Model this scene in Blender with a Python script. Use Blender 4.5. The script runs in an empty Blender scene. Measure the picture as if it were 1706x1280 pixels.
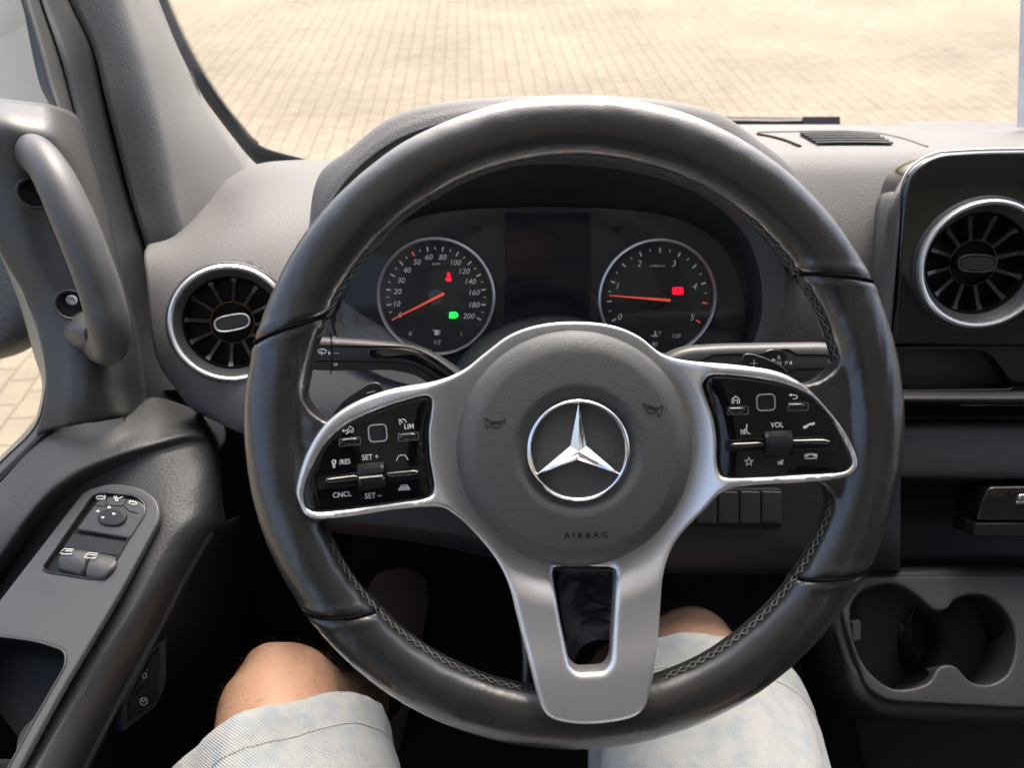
import bpy, bmesh, math, random
import numpy as np
from mathutils import Vector, Matrix, kdtree, geometry, noise
random.seed(7); rng = np.random.default_rng(7)
SC = bpy.context.scene
COL = SC.collection
# ------------------------------------------------------------------ camera, sky, sun, exposure
PITCH = math.radians(39); FPX = 1241.0; PW, PH = 1706.0, 1280.0
cd = bpy.data.cameras.new('camera'); cam = bpy.data.objects.new('camera', cd); COL.objects.link(cam)
cam.location = (0, 0, 0); cam.rotation_euler = (math.radians(90) - PITCH, 0, 0)
cd.sensor_fit = 'HORIZONTAL'; cd.sensor_width = 36.0; cd.lens = 36.0 * FPX / PW
cd.clip_start = 0.02; cd.clip_end = 600
SC.camera = cam
cd.dof.use_dof = True; cd.dof.focus_distance = .50; cd.dof.aperture_fstop = 9.5
world = bpy.data.worlds.new('World'); SC.world = world; world.use_nodes = True
wn = world.node_tree; wn.nodes.clear()
sky = wn.nodes.new('ShaderNodeTexSky'); sky.sky_type = 'NISHITA'; sky.sun_disc = False
SUN_EL, SUN_AZ = math.radians(54), math.radians(8)      # azimuth clockwise from +Y: ahead of the van, a little to the left
sky.sun_elevation = SUN_EL; sky.sun_rotation = SUN_AZ
sky.air_density = 0.7; sky.dust_density = 7.0; sky.ozone_density = 0.3
bg = wn.nodes.new('ShaderNodeBackground'); bg.inputs['Strength'].default_value = 0.15
wo = wn.nodes.new('ShaderNodeOutputWorld')
wn.links.new(sky.outputs[0], bg.inputs[0]); wn.links.new(bg.outputs[0], wo.inputs[0])
sd = bpy.data.lights.new('sun', 'SUN'); sd.energy = .55; sd.angle = math.radians(40); sd.color = (1.0, 0.96, 0.90)
sun = bpy.data.objects.new('sun', sd); COL.objects.link(sun)
sdir = Vector((math.sin(SUN_AZ)*math.cos(SUN_EL), math.cos(SUN_AZ)*math.cos(SUN_EL), math.sin(SUN_EL)))
sun.rotation_euler = sdir.to_track_quat('Z', 'Y').to_euler(); sun.location = sdir * 20
SC.view_settings.view_transform = 'Standard'; SC.view_settings.look = 'None'
SC.view_settings.gamma = 1; SC.view_settings.use_curve_mapping = False
SC.view_settings.exposure = 1.93
SC.cycles.max_bounces = 10; SC.cycles.diffuse_bounces = 5; SC.cycles.glossy_bounces = 4
SC.cycles.transparent_max_bounces = 12; SC.cycles.caustics_reflective = False
SC.cycles.sample_clamp_indirect = 4.0

# ------------------------------------------------------------------ helpers
CF = Vector((0, math.cos(PITCH), -math.sin(PITCH))); CU = Vector((0, math.sin(PITCH), math.cos(PITCH))); CR = Vector((1, 0, 0))
def ray(px, py): return CR*((px-PW/2)/FPX) + CU*((PH/2-py)/FPX) + CF
def W(px, py, d): return ray(px, py)*d
def WX(px, py, x): r = ray(px, py); return r*(x/r.x)
def WY(px, py, y): r = ray(px, py); return r*(y/r.y)
def WZ(px, py, z): r = ray(px, py); return r*(z/r.z)

def empty(name, loc, label, cat, group=None):
    o = bpy.data.objects.new(name, None); COL.objects.link(o); o.location = loc; o.empty_display_size = 0.05
    o['label'] = label; o['category'] = cat
    if group: o['group'] = group
    return o
def tag(o, label, cat, group=None):
    o['label'] = label; o['category'] = cat
    if group: o['group'] = group
    return o
def rootloc(o):
    v = Vector((0, 0, 0))
    while o is not None: v = v + o.location; o = o.parent
    return v
def link(name, me, mat=None, parent=None):
    """mesh data is in world coordinates; the object's origin stays at the world origin, its parent only translates"""
    o = bpy.data.objects.new(name, me); COL.objects.link(o)
    if mat is not None and len(me.materials) == 0: me.materials.append(mat)
    if parent is not None:
        o.parent = parent; o.matrix_parent_inverse = Matrix.Translation(-base_of(parent))
    return o
BASE = {}
def base_of(o):
    # world translation of the parent (part meshes sit at identity, so only Empties count)
    return Vector(o.location) if o.type == 'EMPTY' else Vector((0, 0, 0))
def mesh(name, verts, faces, mat=None, parent=None, smooth=True, sharp=None, uv=None):
    me = bpy.data.meshes.new(name)
    me.from_pydata([tuple(v) for v in verts], [], [tuple(f) for f in faces]); me.validate(); me.update()
    if smooth: me.shade_smooth()
    if sharp: me.set_sharp_from_angle(angle=math.radians(sharp))
    if uv is not None:
        l = me.uv_layers.new(name='UVMap'); vi = np.empty(len(me.loops), int); me.loops.foreach_get('vertex_index', vi)
        l.data.foreach_set('uv', np.array(uv, float)[vi].ravel())
    return link(name, me, mat, parent)
def face_to(o_or_pt): pass

class MB:
    """collects simple solids into one mesh"""
    def __init__(s): s.v = []; s.f = []
    def add(s, v, f):
        b = len(s.v); s.v += [Vector(x) for x in v]; s.f += [tuple(i+b for i in q) for q in f]; return s
    def tube(s, path, rad, sides=8, closed=False, caps=True, sx=1.0, up=None):
        n = len(path); path = [Vector(p) for p in path]
        R = rad if hasattr(rad, '__len__') else [rad]*n
        T = []
        for i in range(n):
            a = path[(i-1) % n] if (closed or i > 0) else path[i]; b = path[(i+1) % n] if (closed or i < n-1) else path[i]
            t = (b-a); T.append(t.normalized() if t.length > 1e-9 else Vector((0, 0, 1)))
        ref = Vector(up) if up is not None else (Vector((0, 0, 1)) if abs(T[0].z) < .9 else Vector((1, 0, 0)))
        N = (ref - T[0]*ref.dot(T[0])).normalized(); vs = []
        for i in range(n):
            if i > 0:
                N = (N - T[i]*N.dot(T[i])); N = N.normalized() if N.length > 1e-6 else ref
            if up is not None: N = (ref - T[i]*ref.dot(T[i])).normalized()
            B = T[i].cross(N)
            for k in range(sides):
                a = 2*math.pi*k/sides
                vs.append(path[i] + N*(math.cos(a)*R[i]) + B*(math.sin(a)*R[i]*sx))
        fs = []
        m = n if closed else n-1
        for i in range(m):
            j = (i+1) % n
            for k in range(sides):
                l = (k+1) % sides; fs.append((i*sides+k, i*sides+l, j*sides+l, j*sides+k))
        if caps and not closed:
            fs.append(tuple(range(sides))[::-1]); fs.append(tuple((n-1)*sides+k for k in range(sides)))
        return s.add(vs, fs)
    def box(s, c, ax, ay, az):
        """centre and three half-axis vectors"""
        c, ax, ay, az = map(Vector, (c, ax, ay, az)); v = []
        for i in (-1, 1):
            for j in (-1, 1):
                for k in (-1, 1): v.append(c+ax*i+ay*j+az*k)
        return s.add(v, [(0,1,3,2),(4,6,7,5),(0,4,5,1),(2,3,7,6),(0,2,6,4),(1,5,7,3)])
    def build(s, name, mat, parent=None, smooth=True, sharp=40):
        return mesh(name, s.v, s.f, mat, parent, smooth, sharp)

def cr(pts, n=6, closed=False):
    """Catmull-Rom through points (any dimension)"""
    P = [np.array(p, float) for p in pts]; N = len(P); out = []
    m = N if closed else N-1
    for i in range(m):
        p0 = P[(i-1) % N] if (closed or i > 0) else 2*P[0]-P[1]
        p1 = P[i]; p2 = P[(i+1) % N]
        p3 = P[(i+2) % N] if (closed or i+2 < N) else 2*P[-1]-P[-2]
        for k in range(n):
            t = k/n
            out.append(.5*((2*p1)+(-p0+p2)*t+(2*p0-5*p1+4*p2-p3)*t*t+(-p0+3*p1-3*p2+p3)*t**3))
    if not closed: out.append(P[-1])
    return out
def fillet(pts, r, n=6):
    """round the corners of a closed polygon; r one radius or one per corner"""
    P = [np.array(p, float) for p in pts]; N = len(P); out = []
    R = r if hasattr(r, '__len__') else [r]*N
    for i in range(N):
        a, b, c = P[i-1], P[i], P[(i+1) % N]
        la, lc = np.linalg.norm(a-b), np.linalg.norm(c-b); q = min(R[i], la*.48, lc*.48)
        s = b+(a-b)/la*q; e = b+(c-b)/lc*q
        for k in range(n+1):
            t = k/n; out.append(s*(1-t)**2+b*2*t*(1-t)+e*t*t)
    return out
def resample(loop, s):
    P = [np.array(p, float) for p in loop]; out = []
    for i in range(len(P)):
        a, b = P[i], P[(i+1) % len(P)]; L = np.linalg.norm(b-a)
        if L < s*.25:
            continue
        k = max(1, int(round(L/s)))
        for j in range(k): out.append(a+(b-a)*j/k)
    return out
def inside(P, loops):
    x, y = P[:, 0], P[:, 1]; c = np.zeros(len(P), bool)
    for L in loops:
        L = np.array(L); X1, Y1 = L[:, 0], L[:, 1]; X2, Y2 = np.roll(X1, -1), np.roll(Y1, -1)
        for a, b, cc, d in zip(X1, Y1, X2, Y2):
            m = ((b > y) != (d > y))
            if not m.any(): continue
            xs = (cc-a)*(y-b)/((d-b) if d != b else 1e-12)+a
            c ^= (m & (x < xs))
    return c

class Frame:
    def __init__(s, O, n, up=(0, 0, 1), ex=None):
        s.O = Vector(O); s.n = Vector(n).normalized()
        if ex is not None:
            s.ex = (Vector(ex)-s.n*Vector(ex).dot(s.n)).normalized(); s.ey = s.n.cross(s.ex)
        else:
            s.ex = Vector(up).cross(s.n).normalized(); s.ey = s.n.cross(s.ex)
    def P(s, u, v, h=0): return s.O + s.ex*u + s.ey*v + s.n*h
    def px(s, px, py, h=0):
        r = ray(px, py); t = (s.O + s.n*h).dot(s.n)/r.dot(s.n); q = r*t - s.O
        return (q.dot(s.ex), q.dot(s.ey))
    def pxs(s, pts, H=None, h=0):
        out = []
        for p in pts:
            uv = s.px(p[0], p[1], h)
            if H is not None:
                for _ in range(4): uv = s.px(p[0], p[1], H(*uv))
            out.append(uv)
        return out
    def local(s, p): q = Vector(p)-s.O; return (q.dot(s.ex), q.dot(s.ey), q.dot(s.n))
    def sub(s, px, py, h=0):
        u, v = s.px(px, py, h); return Frame(s.P(u, v, h), s.n, ex=s.ex)

def plate(name, mat, loops, fr, H=None, r=.002, depth=.006, g=.004, parent=None, back=False, profile=1.0, h0=0.0):
    """solid plate with rounded edges: loops[0] outline, the rest holes, all in the frame's (u, v)"""
    Hf = (lambda u, v: h0) if H is None else H
    sp = min(g, max(r*.9, .0006))
    L = [resample(l, sp) for l in loops]; L = [l for l in L if len(l) > 2]
    V = []; E = []
    for l in L:
        b = len(V); V += [tuple(p) for p in l]; E += [(b+i, b+(i+1) % len(l)) for i in range(len(l))]
    nb = len(V)
    kd = kdtree.KDTree(nb)
    for i, p in enumerate(V): kd.insert((p[0], p[1], 0), i)
    kd.balance()
    cand = []
    for l in L:
        A = np.array(l); T = np.roll(A, -1, 0)-np.roll(A, 1, 0); T /= (np.linalg.norm(T, axis=1)[:, None]+1e-12)
        Nn = np.stack([-T[:, 1], T[:, 0]], 1)
        for fr_ in (.12, .4, .75, 1.05):
            for sg in (1, -1):
                c = A+Nn*sg*r*fr_; m = inside(c, L)
                for q in c[m]:
                    d = kd.find((q[0], q[1], 0))[2]
                    if d > r*fr_*.93: cand.append((q[0], q[1]))
    A = np.array(V); lo = A.min(0); hi = A.max(0)
    gx = []; y = lo[1]; k = 0
    while y < hi[1]:
        xs = np.arange(lo[0]+(g/2 if k % 2 else 0), hi[0], g)
        gx.append(np.stack([xs, np.full_like(xs, y)], 1)); y += g*.866; k += 1
    G = np.concatenate(gx) if gx else np.zeros((0, 2))
    if len(G):
        G = G[inside(G, L)]
        for q in G:
            if kd.find((q[0], q[1], 0))[2] > r*1.05+g*.45: cand.append((q[0], q[1]))
    allv = [Vector(p) for p in V]+[Vector(p) for p in cand]
    ov, oe, of, *_ = geometry.delaunay_2d_cdt(allv, E, [], 0, 1e-7)
    C = np.array([[(ov[f[0]].x+ov[f[1]].x+ov[f[2]].x)/3, (ov[f[0]].y+ov[f[1]].y+ov[f[2]].y)/3] for f in of])
    keep = inside(C, L)
    faces = [tuple(f) for f, k_ in zip(of, keep) if k_]
    faces = [f if ((ov[f[1]]-ov[f[0]]).cross(ov[f[2]]-ov[f[0]]) > 0) else f[::-1] for f in faces]
    vs = []
    for p in ov:
        d = kd.find((p.x, p.y, 0))[2]; z = Hf(p.x, p.y)
        if d < r: z += (-r+math.sqrt(max(0, r*r-(r-d)**2)))*profile
        vs.append(fr.P(p.x, p.y, z))
    # boundary edges -> skirt
    cnt = {}
    for f in faces:
        for i in range(3):
            e = (f[i], f[(i+1) % 3]); cnt[tuple(sorted(e))] = cnt.get(tuple(sorted(e)), []) + [e]
    bd = [v[0] for v in cnt.values() if len(v) == 1]
    mp = {}
    for e in bd:
        for i in e:
            if i not in mp:
                mp[i] = len(vs); vs.append(fr.P(ov[i].x, ov[i].y, Hf(ov[i].x, ov[i].y)-depth))
    sk = [(a, mp[a], mp[b], b) for a, b in bd]
    if back:
        n0 = len(vs); mp2 = {}
        for i, p in enumerate(ov):
            if i in mp: mp2[i] = mp[i]
            else: mp2[i] = len(vs); vs.append(fr.P(p.x, p.y, Hf(p.x, p.y)-depth))
        sk += [tuple(mp2[i] for i in f[::-1]) for f in faces]
    return mesh(name, vs, faces+sk, mat, parent, True, 50)

def surf(name, mat, rows, parent=None, nu=6, nv=6, thick=.003, lin_u=False, lin_v=False, sharp=None, uv=True):
    """smooth sheet through a grid of world points, facing the camera, with real thickness"""
    R = [[np.array(p, float) for p in r] for r in rows]
    def dens(seq, n, lin):
        if lin:
            o = []
            for a, b in zip(seq[:-1], seq[1:]):
                for k in range(n): o.append(a+(b-a)*k/n)
            return o+[seq[-1]]
        return cr(seq, n)
    R = [dens(r, nu, lin_u) for r in R]
    cols = [dens([r[i] for r in R], nv, lin_v) for i in range(len(R[0]))]
    nc = len(cols); nr = len(cols[0]); vs = [cols[i][j] for j in range(nr) for i in range(nc)]
    fs = [(j*nc+i, j*nc+i+1, (j+1)*nc+i+1, (j+1)*nc+i) for j in range(nr-1) for i in range(nc-1)]
    # orient towards the camera
    s = 0
    for f in fs[::3]:
        a, b, c = (Vector(vs[k]) for k in f[:3]); s += (b-a).cross(c-a).normalized().dot(-a.normalized()) if (b-a).cross(c-a).length > 0 else 0
    if s < 0: fs = [f[::-1] for f in fs]
    o = mesh(name, vs, fs, mat, parent, True, sharp)
    if thick:
        m = o.modifiers.new('thickness', 'SOLIDIFY'); m.thickness = thick; m.offset = -1
    return o

def voxel(name, mb, mat, parent, size, smooth_it=4):
    me = bpy.data.meshes.new(name); me.from_pydata([tuple(v) for v in mb.v], [], mb.f); me.update()
    o = bpy.data.objects.new(name, me); COL.objects.link(o)
    m = o.modifiers.new('r', 'REMESH'); m.mode = 'VOXEL'; m.voxel_size = size; m.adaptivity = 0
    s = o.modifiers.new('s', 'SMOOTH'); s.iterations = smooth_it; s.factor = .5
    dg = bpy.context.evaluated_depsgraph_get(); dg.update()
    me2 = bpy.data.meshes.new_from_object(o.evaluated_get(dg)); me2.name = name
    bpy.data.objects.remove(o); me2.shade_smooth()
    me2.materials.clear()
    return link(name, me2, mat, parent)

def ribbon(mb, path, fr, w, h=.0003, closed=False, t=.0004):
    """flat raised line of width w along a path of (u, v) in the frame"""
    P = [np.array(p, float) for p in path]; n = len(P)
    pts = []
    for i in range(n):
        a = P[(i-1) % n] if (closed or i > 0) else P[i]; b = P[(i+1) % n] if (closed or i < n-1) else P[i]
        d = b-a; L = np.linalg.norm(d); d = d/(L if L > 1e-12 else 1); nn = np.array([-d[1], d[0]])
        pts.append((P[i]+nn*w/2, P[i]-nn*w/2))
    b = len(mb.v)
    for l, r_ in pts:
        h1, h2 = (h(l[0], l[1]), h(r_[0], r_[1])) if callable(h) else (h, h)
        mb.v += [fr.P(l[0], l[1], h1), fr.P(r_[0], r_[1], h2), fr.P(l[0], l[1], h1-t), fr.P(r_[0], r_[1], h2-t)]
    m = n if closed else n-1
    for i in range(m):
        j = (i+1) % n; a0 = b+i*4; a1 = b+j*4
        mb.f += [(a0, a0+1, a1+1, a1)[::-1], (a0+1, a0+3, a1+3, a1+1)[::-1], (a0+2, a0, a1, a1+2)[::-1]]
    if not closed:
        e = b+(n-1)*4; mb.f += [(b, b+2, b+3, b+1), (e, e+1, e+3, e+2)]
def strokes(mb, fr, paths, w=1.6, h=.0003, H=None, smooth=False):
    """paths in photo pixels; a path flagged closed by repeating its first point"""
    for p in paths:
        cl = (len(p) > 3 and tuple(p[0]) == tuple(p[-1])); q = p[:-1] if cl else p
        uv = fr.pxs(q, H)
        s = abs(fr.px(q[0][0]+1, q[0][1])[0]-fr.px(q[0][0], q[0][1])[0])
        hh = (lambda u, v: h+H(u, v)) if H else h
        ribbon(mb, uv, fr, w*s, hh, cl)
def fillpoly(mb, fr, pts, h=.0003, H=None):
    uv = fr.pxs(pts, H)
    a = sum(uv[i][0]*uv[(i+1) % len(uv)][1]-uv[(i+1) % len(uv)][0]*uv[i][1] for i in range(len(uv)))
    if a < 0: uv = uv[::-1]
    tri = geometry.tessellate_polygon([[Vector((u, v, 0)) for u, v in uv]])
    b = len(mb.v); mb.v += [fr.P(u, v, h+(H(u, v) if H else 0)) for u, v in uv]
    for t in tri:
        A, B, C_ = (Vector(uv[i]) for i in t)
        mb.f.append(tuple(b+i for i in (t if (B-A).cross(C_-A) > 0 else t[::-1])))
_tc = {}
def letters(mb, fr, body, px, py, cap, h=.0003, rot=0, shear=0, sx=1.0, H=None, bold=0.0):
    """lettering centred on photo pixel (px, py), capital height cap pixels"""
    key = (body, shear, bold)
    if key not in _tc:
        c = bpy.data.curves.new('t', 'FONT'); c.body = body; c.size = 1; c.align_x = 'CENTER'; c.shear = shear; c.offset = bold
        c.resolution_u = 3; c.fill_mode = 'FRONT'
        o = bpy.data.objects.new('t', c); COL.objects.link(o)
        dg = bpy.context.evaluated_depsgraph_get(); dg.update()
        me = bpy.data.meshes.new_from_object(o.evaluated_get(dg))
        V = [tuple(v.co[:2]) for v in me.vertices]; F = [tuple(p.vertices) for p in me.polygons]
        bpy.data.objects.remove(o); bpy.data.curves.remove(c); bpy.data.meshes.remove(me)
        _tc[key] = (V, F)
    V, F = _tc[key]
    if not V: return
    u0, v0 = fr.px(px, py)
    if H is not None:
        for _ in range(4): u0, v0 = fr.px(px, py, H(u0, v0))
    s1 = abs(fr.px(px+1, py)[0]-fr.px(px, py)[0]); sc = cap*s1/.69
    xs = [v[0] for v in V]; cx = (min(xs)+max(xs))/2; cy = .345
    ca, sa = math.cos(math.radians(rot)), math.sin(math.radians(rot)); b = len(mb.v)
    for x, y in V:
        x = (x-cx)*sc*sx; y = (y-cy)*sc
        uu, vv_ = u0+x*ca-y*sa, v0+x*sa+y*ca; mb.v.append(fr.P(uu, vv_, h+(H(uu, vv_) if H else 0)))
    mb.f += [tuple(i+b for i in f) for f in F]
def arc(cx, cy, r, a0, a1, n=12, ry=None):
    ry = r if ry is None else ry
    return [(cx+r*math.cos(math.radians(a0+(a1-a0)*k/n)), cy-ry*math.sin(math.radians(a0+(a1-a0)*k/n))) for k in range(n+1)]
def circ(R, n=96, cx=0, cy=0): return [(cx+R*math.cos(2*math.pi*k/n), cy+R*math.sin(2*math.pi*k/n)) for k in range(n)]
def rev(name, mat, fr, prof, parent=None, n=96, cx=0, cy=0, sharp=40):
    """surface of revolution about the frame's normal; prof = [(radius, height)...]"""
    vs = []; fs = []
    for k in range(n):
        a = 2*math.pi*k/n
        for r_, h in prof: vs.append(fr.P(cx+r_*math.cos(a), cy+r_*math.sin(a), h))
    m = len(prof)
    for k in range(n):
        l = (k+1) % n
        for i in range(m-1): fs.append((k*m+i, l*m+i, l*m+i+1, k*m+i+1)[::-1])
    return mesh(name, vs, fs, mat, parent, True, sharp)

# ------------------------------------------------------------------ materials
def mat(name, col, rough=.5, metal=0, spec=.5, bump=None, coat=0, coat_r=.1, emit=None, es=1, var=0, sheen=0, rvar=0):
    """bump = list of (kind, scale, distance)"""
    m = bpy.data.materials.new(name); m.use_nodes = True; nt = m.node_tree; b = nt.nodes['Principled BSDF']
    b.inputs['Base Color'].default_value = (*col, 1); b.inputs['Roughness'].default_value = rough
    b.inputs['Metallic'].default_value = metal; b.inputs['Specular IOR Level'].default_value = spec
    b.inputs['Coat Weight'].default_value = coat; b.inputs['Coat Roughness'].default_value = coat_r
    if sheen: b.inputs['Sheen Weight'].default_value = sheen; b.inputs['Sheen Roughness'].default_value = .4
    if emit: b.inputs['Emission Color'].default_value = (*emit, 1); b.inputs['Emission Strength'].default_value = es
    tc = nt.nodes.new('ShaderNodeTexCoord')
    last = None
    for kind, sc, dist in (bump or []):
        if kind == 'noise':
            t = nt.nodes.new('ShaderNodeTexNoise'); t.inputs['Scale'].default_value = sc; t.inputs['Detail'].default_value = 3; out = t.outputs['Fac']
        else:
            t = nt.nodes.new('ShaderNodeTexVoronoi'); t.inputs['Scale'].default_value = sc
            t.feature = 'SMOOTH_F1' if kind == 'cells' else 'DISTANCE_TO_EDGE'; out = t.outputs['Distance']
            # warp the cells so that they read as a pressed grain
            nz = nt.nodes.new('ShaderNodeTexNoise'); nz.inputs['Scale'].default_value = sc*.6
            mx = nt.nodes.new('ShaderNodeVectorMath'); mx.operation = 'MULTIPLY_ADD'
            mx.inputs[1].default_value = (1.2/sc,)*3
            nt.links.new(tc.outputs['Object'], nz.inputs['Vector']); nt.links.new(nz.outputs['Color'], mx.inputs[0]); nt.links.new(tc.outputs['Object'], mx.inputs[2])
            nt.links.new(mx.outputs[0], t.inputs['Vector'])
        if kind == 'noise': nt.links.new(tc.outputs['Object'], t.inputs['Vector'])
        bp = nt.nodes.new('ShaderNodeBump'); bp.inputs['Distance'].default_value = dist; bp.inputs['Strength'].default_value = 1
        nt.links.new(out, bp.inputs['Height'])
        if last: nt.links.new(last.outputs[0], bp.inputs['Normal'])
        last = bp
    if last: nt.links.new(last.outputs[0], b.inputs['Normal'])
    if var:
        t = nt.nodes.new('ShaderNodeTexNoise'); t.inputs['Scale'].default_value = 18; t.inputs['Detail'].default_value = 5
        r = nt.nodes.new('ShaderNodeMapRange'); r.inputs['To Min'].default_value = 1-var; r.inputs['To Max'].default_value = 1+var
        mx = nt.nodes.new('ShaderNodeVectorMath'); mx.operation = 'SCALE'; mx.inputs[0].default_value = col
        nt.links.new(tc.outputs['Object'], t.inputs['Vector']); nt.links.new(t.outputs['Fac'], r.inputs['Value']); nt.links.new(r.outputs[0], mx.inputs['Scale'])
        nt.links.new(mx.outputs[0], b.inputs['Base Color'])
    if rvar:
        t = nt.nodes.new('ShaderNodeTexNoise'); t.inputs['Scale'].default_value = 35; t.inputs['Detail'].default_value = 6
        r = nt.nodes.new('ShaderNodeMapRange'); r.inputs['From Min'].default_value = .3; r.inputs['From Max'].default_value = .7
        r.inputs['To Min'].default_value = rough-rvar; r.inputs['To Max'].default_value = rough+rvar
        nt.links.new(tc.outputs['Object'], t.inputs['Vector']); nt.links.new(t.outputs['Fac'], r.inputs['Value']); nt.links.new(r.outputs[0], b.inputs['Roughness'])
    return m
def glass_mat(name, tint=(1, 1, 1), refl=.05, rough=.0, vmin=.0):
    m = bpy.data.materials.new(name); m.use_nodes = True; nt = m.node_tree; nt.nodes.clear()
    o = nt.nodes.new('ShaderNodeOutputMaterial'); t = nt.nodes.new('ShaderNodeBsdfTransparent'); t.inputs[0].default_value = (*tint, 1)
    g = nt.nodes.new('ShaderNodeBsdfGlossy'); g.inputs['Roughness'].default_value = rough; mx = nt.nodes.new('ShaderNodeMixShader')
    lw = nt.nodes.new('ShaderNodeFresnel'); lw.inputs['IOR'].default_value = 1.45
    ml = nt.nodes.new('ShaderNodeMath'); ml.operation = 'MULTIPLY'; ml.inputs[1].default_value = refl/.034
    nt.links.new(lw.outputs[0], ml.inputs[0]); nt.links.new(ml.outputs[0], mx.inputs[0])
    nt.links.new(t.outputs[0], mx.inputs[1]); nt.links.new(g.outputs[0], mx.inputs[2]); nt.links.new(mx.outputs[0], o.inputs[0])
    return m
M = dict(
 dash=mat('dash_plastic', (.118,.117,.118), .60, spec=.35, bump=[('cells', 620, .00030)], var=.10),
 dark=mat('dark_trim_plastic', (.019,.020,.022), .5, spec=.4, bump=[('cells', 620, .00015)], var=.12),  # light falloff low in the cab is put into this darker base
 pillar=mat('pillar_plastic', (.175,.176,.174), .62, spec=.3, bump=[('cells', 620, .0003)], var=.06),
 trim=mat('smooth_trim_plastic', (.058,.060,.061), .42, spec=.45, bump=[('noise', 900, .00006)], var=.06),
 handle=mat('handle_plastic', (.070,.072,.075), .45, spec=.45, bump=[('noise', 1200, .00004)]),
 door=mat('door_soft_plastic', (.044,.046,.048), .5, spec=.4, bump=[('cells', 520, .0003)], var=.08),
 leather=mat('wheel_leather', (.018,.0185,.019), .33, spec=.6, bump=[('cells', 900, .00010), ('noise', 1500, .00005)], rvar=.07, coat=.85, coat_r=.21),
 pad=mat('airbag_leather', (.088,.091,.090), .46, spec=.5, bump=[('cells', 800, .00016)]),
 satin=mat('satin_silver', (.78,.78,.79), .38, .85, bump=[('noise', 2500, .00002)]),
 chrome=mat('chrome', (.80,.80,.81), .08, 1),
 piano=mat('gloss_black', (.004,.004,.005), .08, spec=.5, rvar=.03, coat=1, coat_r=.04),
 pod=mat('pod_gloss_black', (.003,.003,.004), .07, spec=.5),
 black=mat('matte_black', (.006,.006,.007), .6, spec=.3),
 button=mat('button_black', (.012,.012,.013), .28, spec=.5),
 knurl=mat('knurled_rubber', (.008,.008,.009), .45, spec=.4),
 ink=mat('white_print', (.78,.79,.78), .5),
 thread=mat('grey_thread', (.11,.11,.105), .6),
 groove=mat('seam_black', (.003,.003,.003), .8, spec=.1),
 face=mat('gauge_face', (.034,.037,.037), .6, spec=.2),
 needle=mat('needle_red', (.75,.08,.05), .5, emit=(1,.12,.08), es=.12),
 red=mat('red_lamp', (.5,0,.02), .5, emit=(1,.005,.03), es=.75),
 green=mat('green_lamp', (0,.5,.05), .5, emit=(.01,1,.07), es=.6),
 gink=mat('gauge_print', (.88,.89,.88), .6),
 vane=mat('vane_black', (.02,.02,.022), .25, spec=.9),
 frit=mat('glass_edge_sheen', (.075,.08,.078), .35),  # black border painted grey for the reflection lying on it
 screen=mat('display_off', (.008,.011,.018), .35, spec=.12),
 rubber=mat('rubber_seal', (.012,.012,.013), .55),
 carpet=mat('carpet', (.045,.045,.047), .95, spec=.1, bump=[('noise', 900, .002)]),
 cup=mat('vent_black', (.006,.006,.007), .3, spec=.25),
 lining=mat('roof_lining', (.74,.78,.81), .9),
 paint=mat('window_frame_paint', (.19,.19,.17), .4),
 body=mat('pale_body_paint', (.46,.455,.38), .75),
 paper=mat('white_paper', (.82,.83,.82), .7),
 steel=mat('screw_steel', (.5,.5,.5), .35, 1),
 lens=glass_mat('gauge_lens', (.95,.95,.95), .028, .06),
 glass=glass_mat('window_glass', (.97,.985,.975), .034),
 shoe=mat('shoe_canvas', (.26,.20,.16), .8, bump=[('noise', 700, .0006)]),
 mirror=mat('mirror_housing', (.03,.032,.034), .5),
)
# more materials: skin, denim, speckled mirror housing
M['skin'] = mat('skin', (.56,.33,.22), .5, spec=.35, bump=[('noise', 420, .0005), ('cells', 260, .0003)])
_b = M['skin'].node_tree.nodes['Principled BSDF']; _b.inputs['Subsurface Weight'].default_value = .12; _b.inputs['Subsurface Radius'].default_value = (.012,.005,.003); _b.inputs['Subsurface Scale'].default_value = .5
def mottled(m, c1, c2, sc, lo=.4, hi=.62):
    nt = m.node_tree; b = nt.nodes['Principled BSDF']; tc = nt.nodes.new('ShaderNodeTexCoord'); n = nt.nodes.new('ShaderNodeTexNoise'); n.inputs['Scale'].default_value = sc; n.inputs['Detail'].default_value = 5
    r = nt.nodes.new('ShaderNodeValToRGB'); r.color_ramp.elements[0].position = lo; r.color_ramp.elements[1].position = hi
    r.color_ramp.elements[0].color = (*c1, 1); r.color_ramp.elements[1].color = (*c2, 1)
    nt.links.new(tc.outputs['Object'], n.inputs['Vector']); nt.links.new(n.outputs['Fac'], r.inputs[0]); nt.links.new(r.outputs[0], b.inputs['Base Color']); return r
mottled(M['skin'], (.45,.25,.165), (.49,.30,.19), 22, .35, .65)
M['hair'] = mat('leg_hair', (.13,.075,.045), .6)
M['hemthread'] = mat('hem_thread', (.42,.38,.31), .7)
M['speck'] = mat('speckled_plastic', (.05,.05,.05), .5)
mottled(M['speck'], (.05,.053,.055), (.12,.12,.118), 320, .52, .66)
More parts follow.
